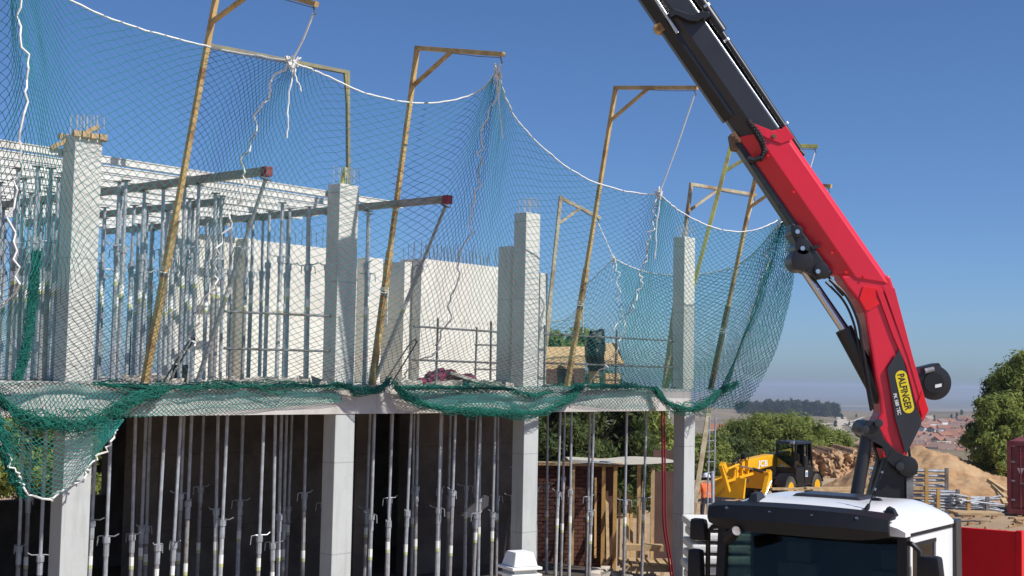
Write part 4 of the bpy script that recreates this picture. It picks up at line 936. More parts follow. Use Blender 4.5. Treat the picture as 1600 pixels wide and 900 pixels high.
# main boom
mainp = [(1306, 432), (1315, 446), (1334, 470), (1345, 490), (1350, 520), (1356, 552), (1362, 590), (1369, 620), (1370, 645), (1363, 657), (1366, 670), (1378, 692), (1392, 707), (1408, 716), (1418, 690), (1431, 666), (1441, 640), (1430, 598), (1418, 558), (1402, 500), (1391, 452), (1384, 432)]
mbm = cprism('main_boom', mainp, -0.20, 0.20, 'red', bevel=0.03)
cprism('boom_cap_plate', [(1342, 449), (1366, 452), (1361, 466), (1368, 476), (1352, 486), (1346, 486), (1336, 468)], -0.216, -0.2005, 'redtruck', mbm, bevel=0.004)
cprism('side_rib', [(1362, 455), (1370, 452), (1397, 520), (1420, 565), (1438, 640), (1426, 642), (1408, 572), (1388, 526)], -0.225, -0.2005, 'red', mbm, bevel=0.006)
cprism('back_flange', [(1372, 449), (1390, 452), (1418, 558), (1442, 640), (1436, 645), (1411, 560)], -0.235, -0.226, 'red', mbm, bevel=0.003)
gp = cprism('graphite_panel', [(1397, 546), (1378, 576), (1384, 612), (1391, 655), (1407, 710), (1430, 664), (1432, 655), (1424, 640), (1405, 570)], -0.245, -0.2365, 'graph', mbm, bevel=0.003)
cprism('panel_facet', [(1391, 655), (1407, 709), (1429, 665), (1402, 652)], -0.2515, -0.2455, 'graph', gp)
# boom side in shadow below the flange: red wedge by the winch
cprism('wedge_plate', [(1426, 628), (1432, 610), (1442, 640), (1434, 656)], -0.243, -0.2360, 'redtruck', mbm)
# yellow name plate
pa, pb = (1399.5, 588), (1410.5, 636); ux = np.array([pb[0]-pa[0], pb[1]-pa[1]]); ln_ = np.linalg.norm(ux); ux = ux/ln_; vx = np.array([-ux[1], ux[0]])
def pill(r, e=0.0):
    o_ = []
    for k in range(9):
        g = math.pi*k/8; q = np.array(pb)+ux*(math.sin(g)*r)+vx*(math.cos(g)*r); o_.append(tuple(q))
    for k in range(9):
        g = math.pi*k/8; q = np.array(pa)-ux*(math.sin(g)*r)-vx*(math.cos(g)*r); o_.append(tuple(q))
    return o_
plate = cprism('name_plate', pill(9.0), -0.2500, -0.2455, 'logo_y', mbm)
def text(body, name, origin, xdir, ydir, height, length, mat, parent, depth=0.002, bold=0.0):
    cu = bpy.data.curves.new(name, 'FONT'); cu.body = body; cu.size = 1.0; cu.extrude = 0.0; cu.offset = bold; cu.align_x = 'CENTER'; cu.align_y = 'CENTER'
    to = bpy.data.objects.new('tmp_text', cu); COL.objects.link(to); bpy.context.view_layer.update()
    dg = bpy.context.evaluated_depsgraph_get(); me = bpy.data.meshes.new_from_object(to.evaluated_get(dg)); bpy.data.objects.remove(to, do_unlink=True)
    co = np.zeros(len(me.vertices)*3); me.vertices.foreach_get('co', co); co = co.reshape(-1, 3)
    wx = co[:, 0].max()-co[:, 0].min(); wy = co[:, 1].max()-co[:, 1].min(); cx = (co[:, 0].max()+co[:, 0].min())/2; cy_ = (co[:, 1].max()+co[:, 1].min())/2
    X = np.array(xdir); Y_ = np.array(ydir)
    P = np.array(origin)+np.outer((co[:, 0]-cx)/wx*length, X)+np.outer((co[:, 1]-cy_)/wy*height, Y_)
    me.vertices.foreach_set('co', P.ravel()); me.update(); me.materials.clear(); me.materials.append(MT[mat])
    o = bpy.data.objects.new(name, me); COL.objects.link(o); o.parent = parent
    if parent.type == 'EMPTY' and not parent.get('_local'): o.matrix_parent_inverse = Matrix.Translation(-parent.location)
    return o
def wdir(a, b_): return (cp(*b_)-cp(*a)).normalized()
xd = wdir(pa, pb); yd = YV.cross(xd).normalized()
if yd.x < 0: yd = -yd
mid_ = ((pa[0]+pb[0])/2, (pa[1]+pb[1])/2)
# letters read from top to bottom, their tops to the right
text('PALFINGER', 'lettering', cp(*mid_)+YV*-0.2530, xd, yd, 11*PXM, 56*PXM, 'black', mbm, bold=0.02)
text('PK 580 TEC', 'lettering', cp(1393.5, 631)+YV*-0.2480, xd, yd, 5.5*PXM, 33*PXM, 'stick_w', mbm, bold=0.02)
# lower linkage and column
lk2 = cprism('lower_link', [(1340, 664), (1346, 657), (1356, 656), (1364, 662), (1372, 684), (1392, 704), (1410, 712), (1424, 722), (1424, 738), (1412, 744), (1398, 738), (1376, 716), (1370, 696), (1344, 682), (1339, 672)], -0.27, -0.255, 'black', bevel=0.004)
cprism('lower_link', [(1340, 664), (1346, 657), (1356, 656), (1364, 662), (1372, 684), (1392, 704), (1410, 712), (1424, 722), (1424, 738), (1412, 744), (1398, 738), (1376, 716), (1370, 696), (1344, 682), (1339, 672)], 0.205, 0.235, 'black', bevel=0.004)
for x, y, r in ((1353, 670, 0.115), (1409, 727, 0.135)):
    mb = MB(); mb.disc(cp(x, y), YV, r, 0.56, 24); mk('pivot', mb, 'black', lk2, bevel=0.012, smooth=True)
for x, y, r in ((1352, 671, 0.05), (1406, 729, 0.055), (1373, 661, 0.055)):
    mb = MB(); mb.disc(cp(x, y, -0.31), YV, r, 0.03, 16); mk('pivot_cap', mb, 'graph', lk2, bevel=0.006, smooth=True)
cprism('boom_foot', [(1374, 700), (1392, 712), (1404, 730), (1388, 734), (1376, 726)], -0.16, 0.16, 'redtruck')
crod('lift_cylinder', (1353, 672), (1330, 800), 0.085, 'graph', dy=-0.12)
cprism('crane_column', [(1376, 712), (1406, 726), (1416, 742), (1416, 830), (1420, 980), (1345, 980), (1352, 830), (1358, 775)], -0.20, 0.20, 'black', bevel=0.02)
cprism('column_guard', [(1408, 745), (1419, 742), (1418, 860), (1409, 860)], -0.24, -0.205, 'galv_d')
# winch drum
wn = cprism('winch_bracket', [(1430, 590), (1434, 574), (1462, 567), (1471, 582), (1464, 592), (1440, 612), (1436, 622), (1430, 620)], -0.15, 0.15, 'black', bevel=0.012)
mb = MB(); mb.disc(cp(1459, 598), YV, 0.225, 0.05, 28); mb.disc(cp(1459, 598, 0.2), YV, 0.225, 0.04, 28); mk('winch_flange', mb, 'black', crane, bevel=0.01, smooth=True, kind='stuff') if False else None
for dy in (-0.17, 0.15):
    mb = MB(); mb.disc(cp(1459, 598, dy), YV, 0.225, 0.035, 28); mk('winch_flange', mb, 'black', wn, bevel=0.008, smooth=True)
mb = MB(); mb.disc(cp(1459, 598), YV, 0.17, 0.28, 24); mk('winch_drum', mb, 'graph', wn, smooth=True)
mb = MB(); mb.disc(cp(1459, 598, -0.2), YV, 0.13, 0.03, 20); mk('winch_gear', mb, 'blackm', wn, smooth=True)
cprism('winch_label', [(1453, 601), (1453, 606), (1463, 604), (1463, 599)], -0.2200, -0.2155, 'stick_w', wn)
crod('winch_motor', (1438, 580), (1452, 577), 0.035, 'galv', wn, dy=-0.19)

# ------------------------------------------------------------------ vegetation
def leaf_cloud(n, centers, radii, size, rr, up=0.3, aspect=1.0, flat=0.0):
    """many small leaf quads spread over clump shells"""
    k = rr.integers(0, len(centers), n); c = centers[k]; R = radii[k]
    d = rr.normal(size=(n, 3)); d /= np.linalg.norm(d, axis=1, keepdims=True); d[:, 2] = d[:, 2]*(1-flat)
    P = c+d*R*np.where(rr.random((n, 1)) < 0.14, rr.uniform(1.1, 1.85, (n, 1)), rr.uniform(0.3, 1.2, (n, 1)))
    nrm = d+rr.normal(0, 0.55, (n, 3))+np.array([0, 0, up]); nrm /= np.linalg.norm(nrm, axis=1, keepdims=True)
    a = np.cross(nrm, rr.normal(size=(n, 3))); a /= np.maximum(np.linalg.norm(a, axis=1, keepdims=True), 1e-6); b_ = np.cross(nrm, a)
    s_ = size*rr.uniform(0.6, 1.4, (n, 1)); a = a*s_*aspect; b_ = b_*s_*0.5
    V = np.stack([P-a, P-b_, P+a, P+b_], 1).reshape(-1, 3); F = np.arange(n*4).reshape(-1, 4)
    return V, F
def tree(name, label, cat, x, y, z0, h, rx, mat, seed, nleaf=9000, size=0.16, nclump=60, group=None, crown0=0.25, cone=0.4, clump=0.2, aspect=1.3, trunk_r=0.12):
    rr = np.random.default_rng(seed)
    t = thing(name, (x, y, z0), label, cat, group)
    mb = MB(); pts = [Vector((x+rr.normal(0, .04)*k, y, z0-0.2+(h*0.8)*k/5)) for k in range(6)]
    mb.poly(pts, trunk_r, 7, taper=[1.2, 1, .85, .65, .45, .2])
    for k in range(9):
        f = rr.uniform(crown0, 0.8); b0 = pts[0].lerp(pts[-1], f); g = rr.uniform(0, 6.28); L = rx*rr.uniform(.5, .85)
        mb.poly([b0, b0+Vector((math.cos(g)*L*.5, math.sin(g)*L*.5, L*.25)), b0+Vector((math.cos(g)*L, math.sin(g)*L, L*.55))], trunk_r*.4, 5, taper=[1, .7, .25])
    mk('trunk', mb, 'bark', t, kind='stuff')
    f = rr.uniform(0, 1, nclump)**0.85; zz = z0+h*(crown0+(0.94-crown0)*f)
    prof = np.where(f < 0.35, 0.55+0.45*(f/0.35), 1-(1-cone)*((f-0.35)/0.65)**1.6)
    g = rr.uniform(0, 6.28, nclump); rad_ = rx*prof*np.sqrt(rr.uniform(0.12, 1.0, nclump))*rr.uniform(.8, 1.12, nclump)
    C_ = np.stack([x+np.cos(g)*rad_, y+np.sin(g)*rad_, zz], 1); R_ = (rx*clump*rr.uniform(.6, 1.35, nclump))[:, None]*np.array([[1, 1, .8]])
    V_, F_ = leaf_cloud(nleaf, C_, R_, size, rr, aspect=aspect)
    np_mesh('crown', V_, F_, mat, t, kind='stuff'); return t
# pines beyond the sand heap
def at(px, Y): return ((px-800)/FPX*Y)
tree('pine_tree', 'bushy green pine behind the maroon container', 'tree', at(1616, 62), 62, gz(at(1616, 62), 62)-0.5, 7.3, 2.3, 'leaf_p', 1, 80000, .062, 150, crown0=0.08, cone=0.35, aspect=1.9, clump=.17)
tree('pine_tree', 'smaller pale pine leaning out beside the sand heap', 'tree', at(1560, 60), 60, gz(at(1560, 60), 60)-0.6, 5.2, 1.55, 'leaf_p', 2, 52000, .06, 100, crown0=0.06, cone=0.4, aspect=1.9, clump=.18)
tree('pine_tree', 'dark pine standing behind the pale pine by the container', 'tree', at(1590, 68), 68, gz(at(1590, 68), 68)-0.5, 6.8, 2.2, 'leaf_d', 3, 30000, .085, 80, crown0=0.05, cone=0.5, aspect=1.9)
# hedge-like shrubs behind the telehandler
for k, (px, Y, h, rx, lab) in enumerate(((1218, 84, 4.5, 3.4, 'tallest rounded shrub directly behind the telehandler cab'), (1170, 85, 3.7, 2.5, 'green shrub beside the small cream house behind the yellow boom'), (1280, 86, 3.2, 2.6, 'green shrub between the telehandler cab and the crane'), (1135, 76, 2.5, 2.1, 'low green shrub behind the worker'), (1105, 74, 2.6, 1.9, 'low shrub showing beyond the corner column'))):
    x = at(px, Y); z0 = 3.9-(722-600)/FPX*Y if k < 3 else 3.9-(745-600)/FPX*Y
    hh = {0: 655, 1: 668, 2: 676, 3: 690, 4: 690}[k]; zt = 3.9-(hh-600)/FPX*Y
    tree('shrub', lab, 'shrub', x, Y, z0-1.0, zt-z0+1.2, rx, 'leaf_b' if k != 3 else 'leaf_d', 10+k, 55000, .066, 140, aspect=1.8, clump=.16, crown0=0.05, cone=0.5, trunk_r=0.08)
# trees seen through and over the building
for k, (px, Y, ytop, rx, mat, lab) in enumerate(((885, 52, 504, 1.5, 'leaf_p', 'green tree rising behind the plywood stack on the slab'), (795, 55, 514, 1.6, 'leaf_d', 'tree showing between the core wall and the third column'), (955, 50, 585, 2.0, 'leaf_d', 'dark tree behind the tarpaulin shelter'), (1010, 54, 625, 1.7, 'leaf_p', 'bright green tree behind the red hose'), (870, 48, 600, 1.8, 'leaf_d', 'dense dark tree behind the brick stack'), (60, 46, 600, 2.4, 'leaf_b', 'sunlit bushes seen through the ground floor by the net bag'), (190, 48, 590, 2.2, 'leaf_b', 'sunlit bushes seen through the ground floor beyond the first column'), (90, 60, 528, 2.2, 'leaf_p', 'tree behind the first column props'))):
    x = at(px, Y); z0 = gz(x, Y)-0.3; zt = 3.9-(ytop-(590+0.02*(px-800)))/FPX*Y
    tree('tree', lab, 'tree', x, Y, z0, zt-z0, rx, mat, 30+k, 34000, .07, 100, aspect=1.7, crown0=0.12, cone=0.5)
# far pine wood along the ridge, and scattered scrub
protoT = []
for k in range(3):
    rr = np.random.default_rng(70+k); nc = 26; f = rr.uniform(0, 1, nc)
    C_ = np.stack([rr.normal(0, 1.2, nc)*(1-.5*f), rr.normal(0, 1.2, nc)*(1-.5*f), 1.5+f*7.2], 1); R_ = np.full((nc, 1), 1.15)*np.array([[1, 1, 1.1]])
    V_, F_ = leaf_cloud(900, C_, R_, .55, rr); me_o = np_mesh('crown', V_, F_, 'leaf_f')
    mb = MB(); mb.tube((0, 0, -1), (0, 0, 6), .25, 6, .1); tr_o = mk('trunk', mb, 'bark')
    protoT.append((me_o, tr_o))
rr = random.Random(4); cnt = 0
def far_tree(px, R, sc, k, label, group, name='pine_tree', cat='tree'):
    global cnt
    x, y, _ = azr(px, R); e = thing(name, (x, y, gz(x, y)), label, cat, group, local=True, rot=(0, 0, rr.uniform(0, 6.28))); e.scale = (sc*rr.uniform(.9, 1.2), sc*rr.uniform(.9, 1.2), sc)
    for src in protoT[k]:
        c = src.copy(); COL.objects.link(c); c.parent = e
        if src.name.startswith('crown'): c['kind'] = 'stuff'
    cnt += 1
for k in range(110):
    px = 1152+160*rr.random(); row = rr.random()
    prof = 0.55+0.45*math.sin(max(0, min(1, (px-1140)/150))*math.pi*0.75)
    far_tree(px, 1620+110*row, 1.9*prof*rr.uniform(.75, 1.1), k % 3, 'dark pine in the wood along the far ridge', 'pines of the far wood')
for k in range(36):
    px = rr.choice([rr.uniform(1140, 1600), rr.uniform(1320, 1520)]); far_tree(px, rr.uniform(1100, 1680), rr.uniform(.3, .8), k % 3, 'small dark bush dotted on the dry far slope', 'bushes on the far slope', 'bush', 'bush')
for k in range(40):
    far_tree(rr.uniform(1300, 1620), rr.uniform(700, 1350), rr.uniform(.35, .8), k % 3, 'dark garden tree standing among the town houses', 'trees among the town houses', 'garden_tree')
for k in range(14):
    far_tree(rr.uniform(1090, 1190), rr.uniform(430, 620), rr.uniform(.7, 1.2), k % 3, 'dark tree on the slope behind the brick houses', 'trees behind the brick houses', 'slope_tree')
for a, b_ in protoT: bpy.data.objects.remove(a); bpy.data.objects.remove(b_)

# ------------------------------------------------------------------ town
def house(x, y, w, d, h, rot, wall, roof, label, group, floors=2, flat=False):
    t = thing('house', (x, y, gz(x, y)), label, 'house', group, local=True, rot=(0, 0, rot))
    mb = MB(); mb.box((0, 0, h/2-1), (w, d, h+2)); mk('wall', mb, wall, t)
    e = 0.35; rh = 0.28*d
    mb = MB()
    if flat: mb.box((0, 0, h+0.15), (w+.4, d+.4, .3))
    else: mb.add([(-w/2-e, -d/2-e, h), (w/2+e, -d/2-e, h), (w/2+e, d/2+e, h), (-w/2-e, d/2+e, h), (-w/2-e, 0, h+rh), (w/2+e, 0, h+rh)], [(0, 1, 5, 4), (2, 3, 4, 5), (1, 2, 5), (3, 0, 4), (3, 2, 1, 0)])
    ro = mk('roof', mb, roof, t)
    if not flat:
        mb = MB(); mb.box((w*.25, d*.1, h+rh), (.7, .7, 1.2)); mk('chimney', mb, wall, ro)
    wm = MB(); wm.box((0, 0, 0), (1.1, .12, 1.4))
    first = None
    for fl in range(floors):
        for k in range(max(1, int(w/3))):
            xx = -w/2+(k+.5)*w/max(1, int(w/3)); zz = 1.6+fl*2.8
            if zz > h-.8: continue
            if first is None: o = first = mk('window', wm, 'win', t)
            else: o = first.copy(); COL.objects.link(o); o.parent = t
            o.location = (xx, -d/2-.02, zz)
    return t
hr = random.Random(9)
ws = ['hw1', 'hw1', 'hw1', 'hw1', 'hw2', 'hw2', 'hw3']; rs = ['roof', 'roof', 'roof2']
names = {'hw1': 'white', 'hw2': 'cream', 'hw3': 'brick'}
for k in range(290):
    px = hr.uniform(1405, 1530) if k < 235 else hr.uniform(1270, 1400); R = hr.uniform(690, 1350) if k < 235 else hr.uniform(640, 1000)
    x, y, _ = azr(px, R); wl = hr.choice(ws); fl = hr.random() < .18
    house(x, y, hr.uniform(6, 13), hr.uniform(6, 9), hr.uniform(3.5, 7.5), hr.uniform(-.7, .7), wl, hr.choice(rs), '%s town house in the valley with a %s roof' % (names[wl], 'flat pale' if fl else 'pitched tile'), '%s %s houses in the valley town' % (names[wl], 'flat' if fl else 'pitched'), flat=fl) if not fl else house(x, y, hr.uniform(6, 13), hr.uniform(6, 9), hr.uniform(3.5, 7.5), hr.uniform(-.7, .7), wl, wl, '%s town house in the valley with a flat pale roof' % names[wl], '%s flat houses in the valley town' % names[wl], flat=True)
# nearer brick villas beyond the corner column
for k, (px, R, w, h, wl, fl, lab) in enumerate(((1127, 395, 7, 9.5, 'hw2', False, 'cream upper villa with pale eaves beyond the corner column'), (1121, 375, 9, 6.0, 'hw3', True, 'orange brick house with white terrace in front of the cream villa'), (1104, 365, 6, 4.5, 'hw3', False, 'low brick house below the cream villa'), (1152, 430, 6, 9, 'hw1', False, 'small white house just above the green shrub'), (1030, 385, 7, 15, 'hw1', False, 'white villa seen past the red hose'), (1040, 370, 6, 8.5, 'hw3', True, 'orange brick house seen between red hose and corner column'), (1012, 400, 7, 14, 'hw3', False, 'brick villa above the trees behind the red hose'))):
    x, y, _ = azr(px, R); house(x, y, w, 7, h, hr.uniform(-.3, .3), wl, 'hw1' if fl else 'roof', lab, None, flat=fl)

# ------------------------------------------------------------------ yard
def mound(name, label, cat, cx, cy, rx, ry, h, mat, seed, pw=1.0, kind=None, n=130):
    x = np.linspace(-1.25, 1.25, n); X, Y = np.meshgrid(x, x, indexing='ij'); R = np.hypot(X, Y)
    rr_ = R*(1+0.12*vnoise(np.arctan2(Y, X)*1.0*2, R*2, seed)); H_ = np.maximum(0, 1-rr_)**pw
    H_ = h*H_*(1+0.10*vnoise(X*5, Y*5, seed+1))+(0.05*h*vnoise(X*14, Y*14, seed+2)+.035*h*np.abs(vnoise(X*38, Y*38, seed+4)))*(H_ > 0.02)+0.012*h*np.random.default_rng(seed).normal(size=X.shape)*(H_ > 0.02)
    WX = cx+X*rx; WY = cy+Y*ry; WZ = ground_z(WX, WY)+H_-0.06
    V = np.stack([WX.ravel(), WY.ravel(), WZ.ravel()], 1); i, j = np.meshgrid(np.arange(n-1), np.arange(n-1), indexing='ij')
    F = np.stack([i*n+j, (i+1)*n+j, (i+1)*n+j+1, i*n+j+1], -1).reshape(-1, 4)
    o = np_mesh(name, V, F, mat, label=label, cat=cat); o.data.polygons.foreach_set('use_smooth', [True]*len(o.data.polygons)); return o
zpk = 3.9-(702-603)/FPX*60
mound('sand_heap', 'orange sand heap behind the stacked steel tubes', 'sand heap', at(1440, 60), 60, 5.7, 6.0, zpk-gz(at(1440, 60), 60)+0.25, 'sand', 3, 0.95)
# cut earth bank behind the telehandler
mb = MB(); nx_, nz_ = 90, 26; rr = np.random.default_rng(8); vs = []
gI, gJ = np.meshgrid(np.linspace(0, 9, nx_+1), np.linspace(0, 3, nz_+1), indexing='ij'); nA = vnoise(gI*.9, gJ*.9, 51); nB = vnoise(gI*2.6, gJ*2.8, 52); nC = vnoise(gI*6, gJ*7, 53)
for i in range(nx_+1):
    px = 1262+175*i/nx_
    topn = 0.10*math.sin(i*.31)+.07*math.sin(i*.9)
    for j in range(nz_+1):
        f = j/nz_; yb = 76+1.1*f*f+0.55*nA[i, j]+0.35*nB[i, j]+.22*nC[i, j]+rr.normal(0, .05)-.5*(1-f)**3
        x = at(px, 76)+rr.normal(0, .03); z = (3.9-(768-600)/FPX*76)*(1-f)+(3.9-(706-600)/FPX*76+topn)*f+rr.normal(0, .02)
        vs.append((x, yb, z))
    vs.append((at(px, 76), 82.5, 3.9-(704-600)/FPX*76+topn)); vs.append((at(px, 76), 92, -6))
m_ = nz_+3
mb.add(vs, [(i*m_+j, (i+1)*m_+j, (i+1)*m_+j+1, i*m_+j+1) for i in range(nx_) for j in range(m_-1)])
mk('earth_bank', mb, 'bank', kind='structure')
# timber planks on the ground behind the cab
for k, (x0, y0, x1, y1, Y) in enumerate(((1262, 771, 1372, 770, 50), (1268, 766, 1375, 763, 51), (1258, 763, 1330, 759, 52.5), (1205, 760, 1300, 764, 54), (1285, 776, 1380, 775, 49))):
    a = pY(x0, y0, Y); b_ = pY(x1, y1, Y+.6); a.z = b_.z = max(gz(a.x, a.y)+.05+.07*(k % 2), min(a.z, b_.z)); mb = MB(); ax = (b_-a).normalized(); mb.box((a+b_)/2, ((b_-a).length, .22, .09), (ax, Vector((-ax.y, ax.x, 0)), ZU))
    mk('timber_plank', mb, 'wood', bevel=.01, label='pale timber plank lying on the sand between telehandler and crane', cat='plank', group='planks behind the cab')
for k in range(3):
    a = pY(1544+k*7, 750+k*8, 46.3-k*.2); b_ = pY(1571, 768+k*10, 45.7-k*.2); mb = MB(); ax = (b_-a).normalized(); mb.box((a+b_)/2, ((b_-a).length, .16, .13), (ax, Vector((-ax.y, ax.x, 0)).normalized(), ax.cross(Vector((-ax.y, ax.x, 0)).normalized())))
    mk('timber_baulk', mb, 'wood', bevel=.01, label='timber baulk leaning on the sand heap beside the maroon container', cat='timber', group='baulks by the container')
# stacks of steel tubes
def tube_stack(label, x0, x1, Y, ztop, rows, dz, r, cols=2, seed=0, messy=0.0, posts=()):
    a = at(x0, Y); b_ = at(x1, Y); t = thing('steel_tube_stack', ((a+b_)/2, Y, ztop-rows*dz), label, 'steel tubes')
    rr = random.Random(seed); mb0 = MB(); L = b_-a; mb0.tube((-L/2, 0, 0), (L/2, 0, 0), r, 8); first = None
    for i in range(rows):
        for c in range(cols):
            o = mk('tube', mb0, 'galv', t, smooth=True) if first is None else first.copy()
            if first is None: first = o; o.matrix_parent_inverse = Matrix.Translation(-t.location)
            else: COL.objects.link(o); o.parent = t; o.matrix_parent_inverse = Matrix.Translation(-t.location)
            o.location = ((a+b_)/2+rr.uniform(-.06, .06), Y+c*.16+rr.uniform(-.03, .03)*(1+8*messy), ztop-i*dz-r); o.rotation_euler = (0, rr.uniform(-.02, .02)*(1+12*messy), rr.uniform(-.015, .015)*(1+18*messy))
    for px in posts:
        mb = MB(); mb.box((at(px, Y), Y-.14, ztop-rows*dz/2), (.10, .08, rows*dz+.12)); mk('rack_post', mb, 'wood_o' if px == posts[0] and len(posts) > 1 else 'galv_d', t)
    return t
def zof(px, py, Y): return pY(px, py, Y).z
Ys = 42.0; z1 = zof(1430, 733, Ys); zg = gz(at(1430, Ys), Ys)
tube_stack('tall rack of grey steel tubes with an orange timber post beside the crane column', 1366, 1481, Ys, z1, 14, (z1-zg)/14.6, .042, 3, 1, posts=(1447, 1478, 1420))
mb = MB(); mb.box((at(1428, Ys), Ys-.1, zof(1428, 762, Ys)), (.75, .1, .12)); mk('timber_bearer', mb, 'wood', label='short timber bearer pushed into the tall tube rack', cat='timber')
z2 = zof(1480, 767, 40); tube_stack('lower rack of dark steel frames beside the tall tube rack', 1463, 1498, 40, z2, 7, .085, .032, 3, 2, posts=(1465, 1495))
z3 = zof(1530, 779, 39.5); tube_stack('untidy heap of loose scaffold tubes before the sand heap', 1499, 1566, 39.5, z3, 6, .075, .026, 5, 3, messy=.7, posts=(1512, 1541))
mb = MB(); mb.box((at(1525, 39), 39, zof(1525, 801, 39)), (1.3, 1.0, .06)); mk('pallet_board', mb, 'wood', label='weathered board under the loose scaffold tubes', cat='board')
# maroon shipping container, doors toward the lorry
KY = 47.0; kx0 = at(1574, KY); kz0 = gz(kx0+1, KY)+.08; zk1 = zof(1585, 689, KY)
kt = thing('shipping_container', (kx0, KY, kz0), 'maroon shipping container with white markings at the edge of the yard', 'container')
def kb(x0, x1, y0, y1, z0, z1, mb=None): mb = mb or MB(); mb.box(((x0+x1)/2, (y0+y1)/2, (z0+z1)/2), (x1-x0, y1-y0, z1-z0)); return mb
mk('shell', kb(kx0+.04, kx0+2.40, KY+.12, KY+6, kz0+.12, zk1-.04), 'maroon', kt)
for xx in (kx0, kx0+2.30): mk('corner_post', kb(xx, xx+.14, KY, KY+.16, kz0, zk1), 'maroon', kt)
mk('header', kb(kx0+.14, kx0+2.30, KY+.01, KY+.14, zk1-.16, zk1), 'maroon', kt); mk('sill', kb(kx0+.14, kx0+2.30, KY+.01, KY+.14, kz0, kz0+.18), 'maroon', kt)
for d in range(2):
    dx = kx0+.16+1.07*d; dd = mk('door', kb(dx, dx+1.05, KY+.06, KY+.115, kz0+.19, zk1-.17), 'maroon', kt, bevel=.01)
    for q in (.28, .78):
        mb = MB(); mb.tube((dx+q, KY+.03, kz0+.2), (dx+q, KY+.03, zk1-.18), .022, 8); br_ = mk('lock_bar', mb, 'maroon', dd)
        mb = MB()
        mk('bar_handle', kb(dx+q-.02, dx+q+.28, KY-.0, KY+.02, kz0+1.0+.1*q, kz0+1.05+.1*q), 'galv_d', br_)
    for zz in (.45, 1.1, 1.75, 2.3): mk('hinge', kb(dx-.03, dx+.10, KY+.03, KY+.06, kz0+zz, kz0+zz+.06), 'galv', dd)
for z_, hh in ((1.92, .2),): mk('marking', kb(kx0+.34, kx0+.56, KY+.054, KY+.059, kz0+z_, kz0+z_+hh), 'redend', kt)
mb = MB(); c0 = Vector((kx0+.44, KY+.052, kz0+1.45)); mb.prism([c0+Vector((-.11, 0, .12)), c0+Vector((.11, 0, .12)), c0+Vector((0, 0, -.14))], (0, .006, 0)); mk('triangle_mark', mb, 'hw1', kt)
kt.rotation_euler = (0, 0, -math.radians(24))
# corrugated white boards stacked between corner column and lorry
WY = 20.5; wx0 = at(1086, WY); wx1 = at(1190, WY); wt = thing('white_board_stack', ((wx0+wx1)/2, WY, -.4), 'stack of white ribbed boards between the corner column and the cab', 'boards')
zt_ = zof(1140, 815, WY); nbd = 13; bm0 = MB(); bm0.box((0, 0, 0), (wx1-wx0, 1.1, .115)); fb = None
for k in range(nbd):
    o = mk('board', bm0, 'capw', wt, bevel=.03) if fb is None else fb.copy()
    if fb is None: fb = o
    else: COL.objects.link(o); o.parent = wt
    o.matrix_parent_inverse = Matrix.Translation(-wt.location); o.location = ((wx0+wx1)/2+random.uniform(-.03, .03), WY+.5+random.uniform(-.05, .05), zt_-.06-.17*k)
# chimney cowl in the foreground
CYc = 12.5; ch = thing('chimney_cowl', pY(812, 930, CYc), 'white rendered chimney cap with two thin louvre plates below the third column', 'chimney')
cx_ = pY(812, 880, CYc).x; pxm = CYc/FPX; rzc = math.radians(28)
axc = (Vector((math.cos(rzc), math.sin(rzc), 0)), Vector((-math.sin(rzc), math.cos(rzc), 0)), ZU)
def cz(py): return pY(812, py, CYc).z
def frus(mb, z0, z1, w0, w1):
    c0 = Vector((cx_, CYc, 0)); p = []
    for z, w in ((z0, w0), (z1, w1)):
        for a, b_ in ((-1, -1), (1, -1), (1, 1), (-1, 1)): p.append(c0+axc[0]*a*w/2+axc[1]*b_*w/2+ZU*z)
    mb.hexa(p); return mb
w_ = 44*pxm
mk('cap', frus(MB(), cz(883), cz(861), w_*.96, w_*.70), 'capw', ch, bevel=.012); mk('louvre_plate', frus(MB(), cz(888), cz(883.3), w_*1.18, w_*1.18), 'capw', ch, bevel=.006)
mk('neck', frus(MB(), cz(894), cz(888.3), w_*.88, w_*.88), 'conc', ch); mk('louvre_plate', frus(MB(), cz(898), cz(894.3), w_*1.18, w_*1.18), 'capw', ch, bevel=.006); mk('stack', frus(MB(), -.45, cz(898.3), w_*.9, w_*.9), 'capw', ch)

# ------------------------------------------------------------------ shelter, bricks, tools behind the ground floor bay
def zz_(px, py, Y): return pY(px, py, Y).z
sh_t = thing('tarpaulin_shelter', (at(975, 31), 31, gz(at(975, 31), 31)), 'lean-to shelter with a cream tarpaulin roof seen through the ground floor bay', 'shelter')
vs = []; nn = 14
for i in range(nn+1):
    for j in range(7):
        px = 893+160*i/nn; Y = 29.2+3.4*j/6; z = zz_(975, 717, 31)+.02*math.sin(i*.6+j*.3)-.01*j+.006*math.sin(j*2+i)+.03*(i-7)/7
        vs.append(Vector((at(px, 31), Y, z)))
mb = MB(); mb.add(vs, [(i*7+j, (i+1)*7+j, (i+1)*7+j+1, i*7+j+1) for i in range(nn) for j in range(6)]); nv_ = len(vs)
mb.add([v-Vector((0, 0, .02)) for v in vs], [tuple(reversed((i*7+j, (i+1)*7+j, (i+1)*7+j+1, i*7+j+1))) for i in range(nn) for j in range(6)])
mk('tarpaulin', mb, 'tarp', sh_t, smooth=2)
for px in (895, 940, 957, 1012, 1052):
    for Y in (29.3, 32.4):
        mb = MB(); mb.box((at(px, 31), Y, zz_(975, 720, 31)/2-.35), (.08, .08, zz_(975, 720, 31)+.65)); mk('post', mb, 'wood_o' if px in (940, 957) else 'wood', sh_t)
mk('side_sheet', kb(at(1022, 32), at(1056, 32), 31.9, 31.95, -.4, zz_(1040, 736, 32)), 'tarpd', sh_t)
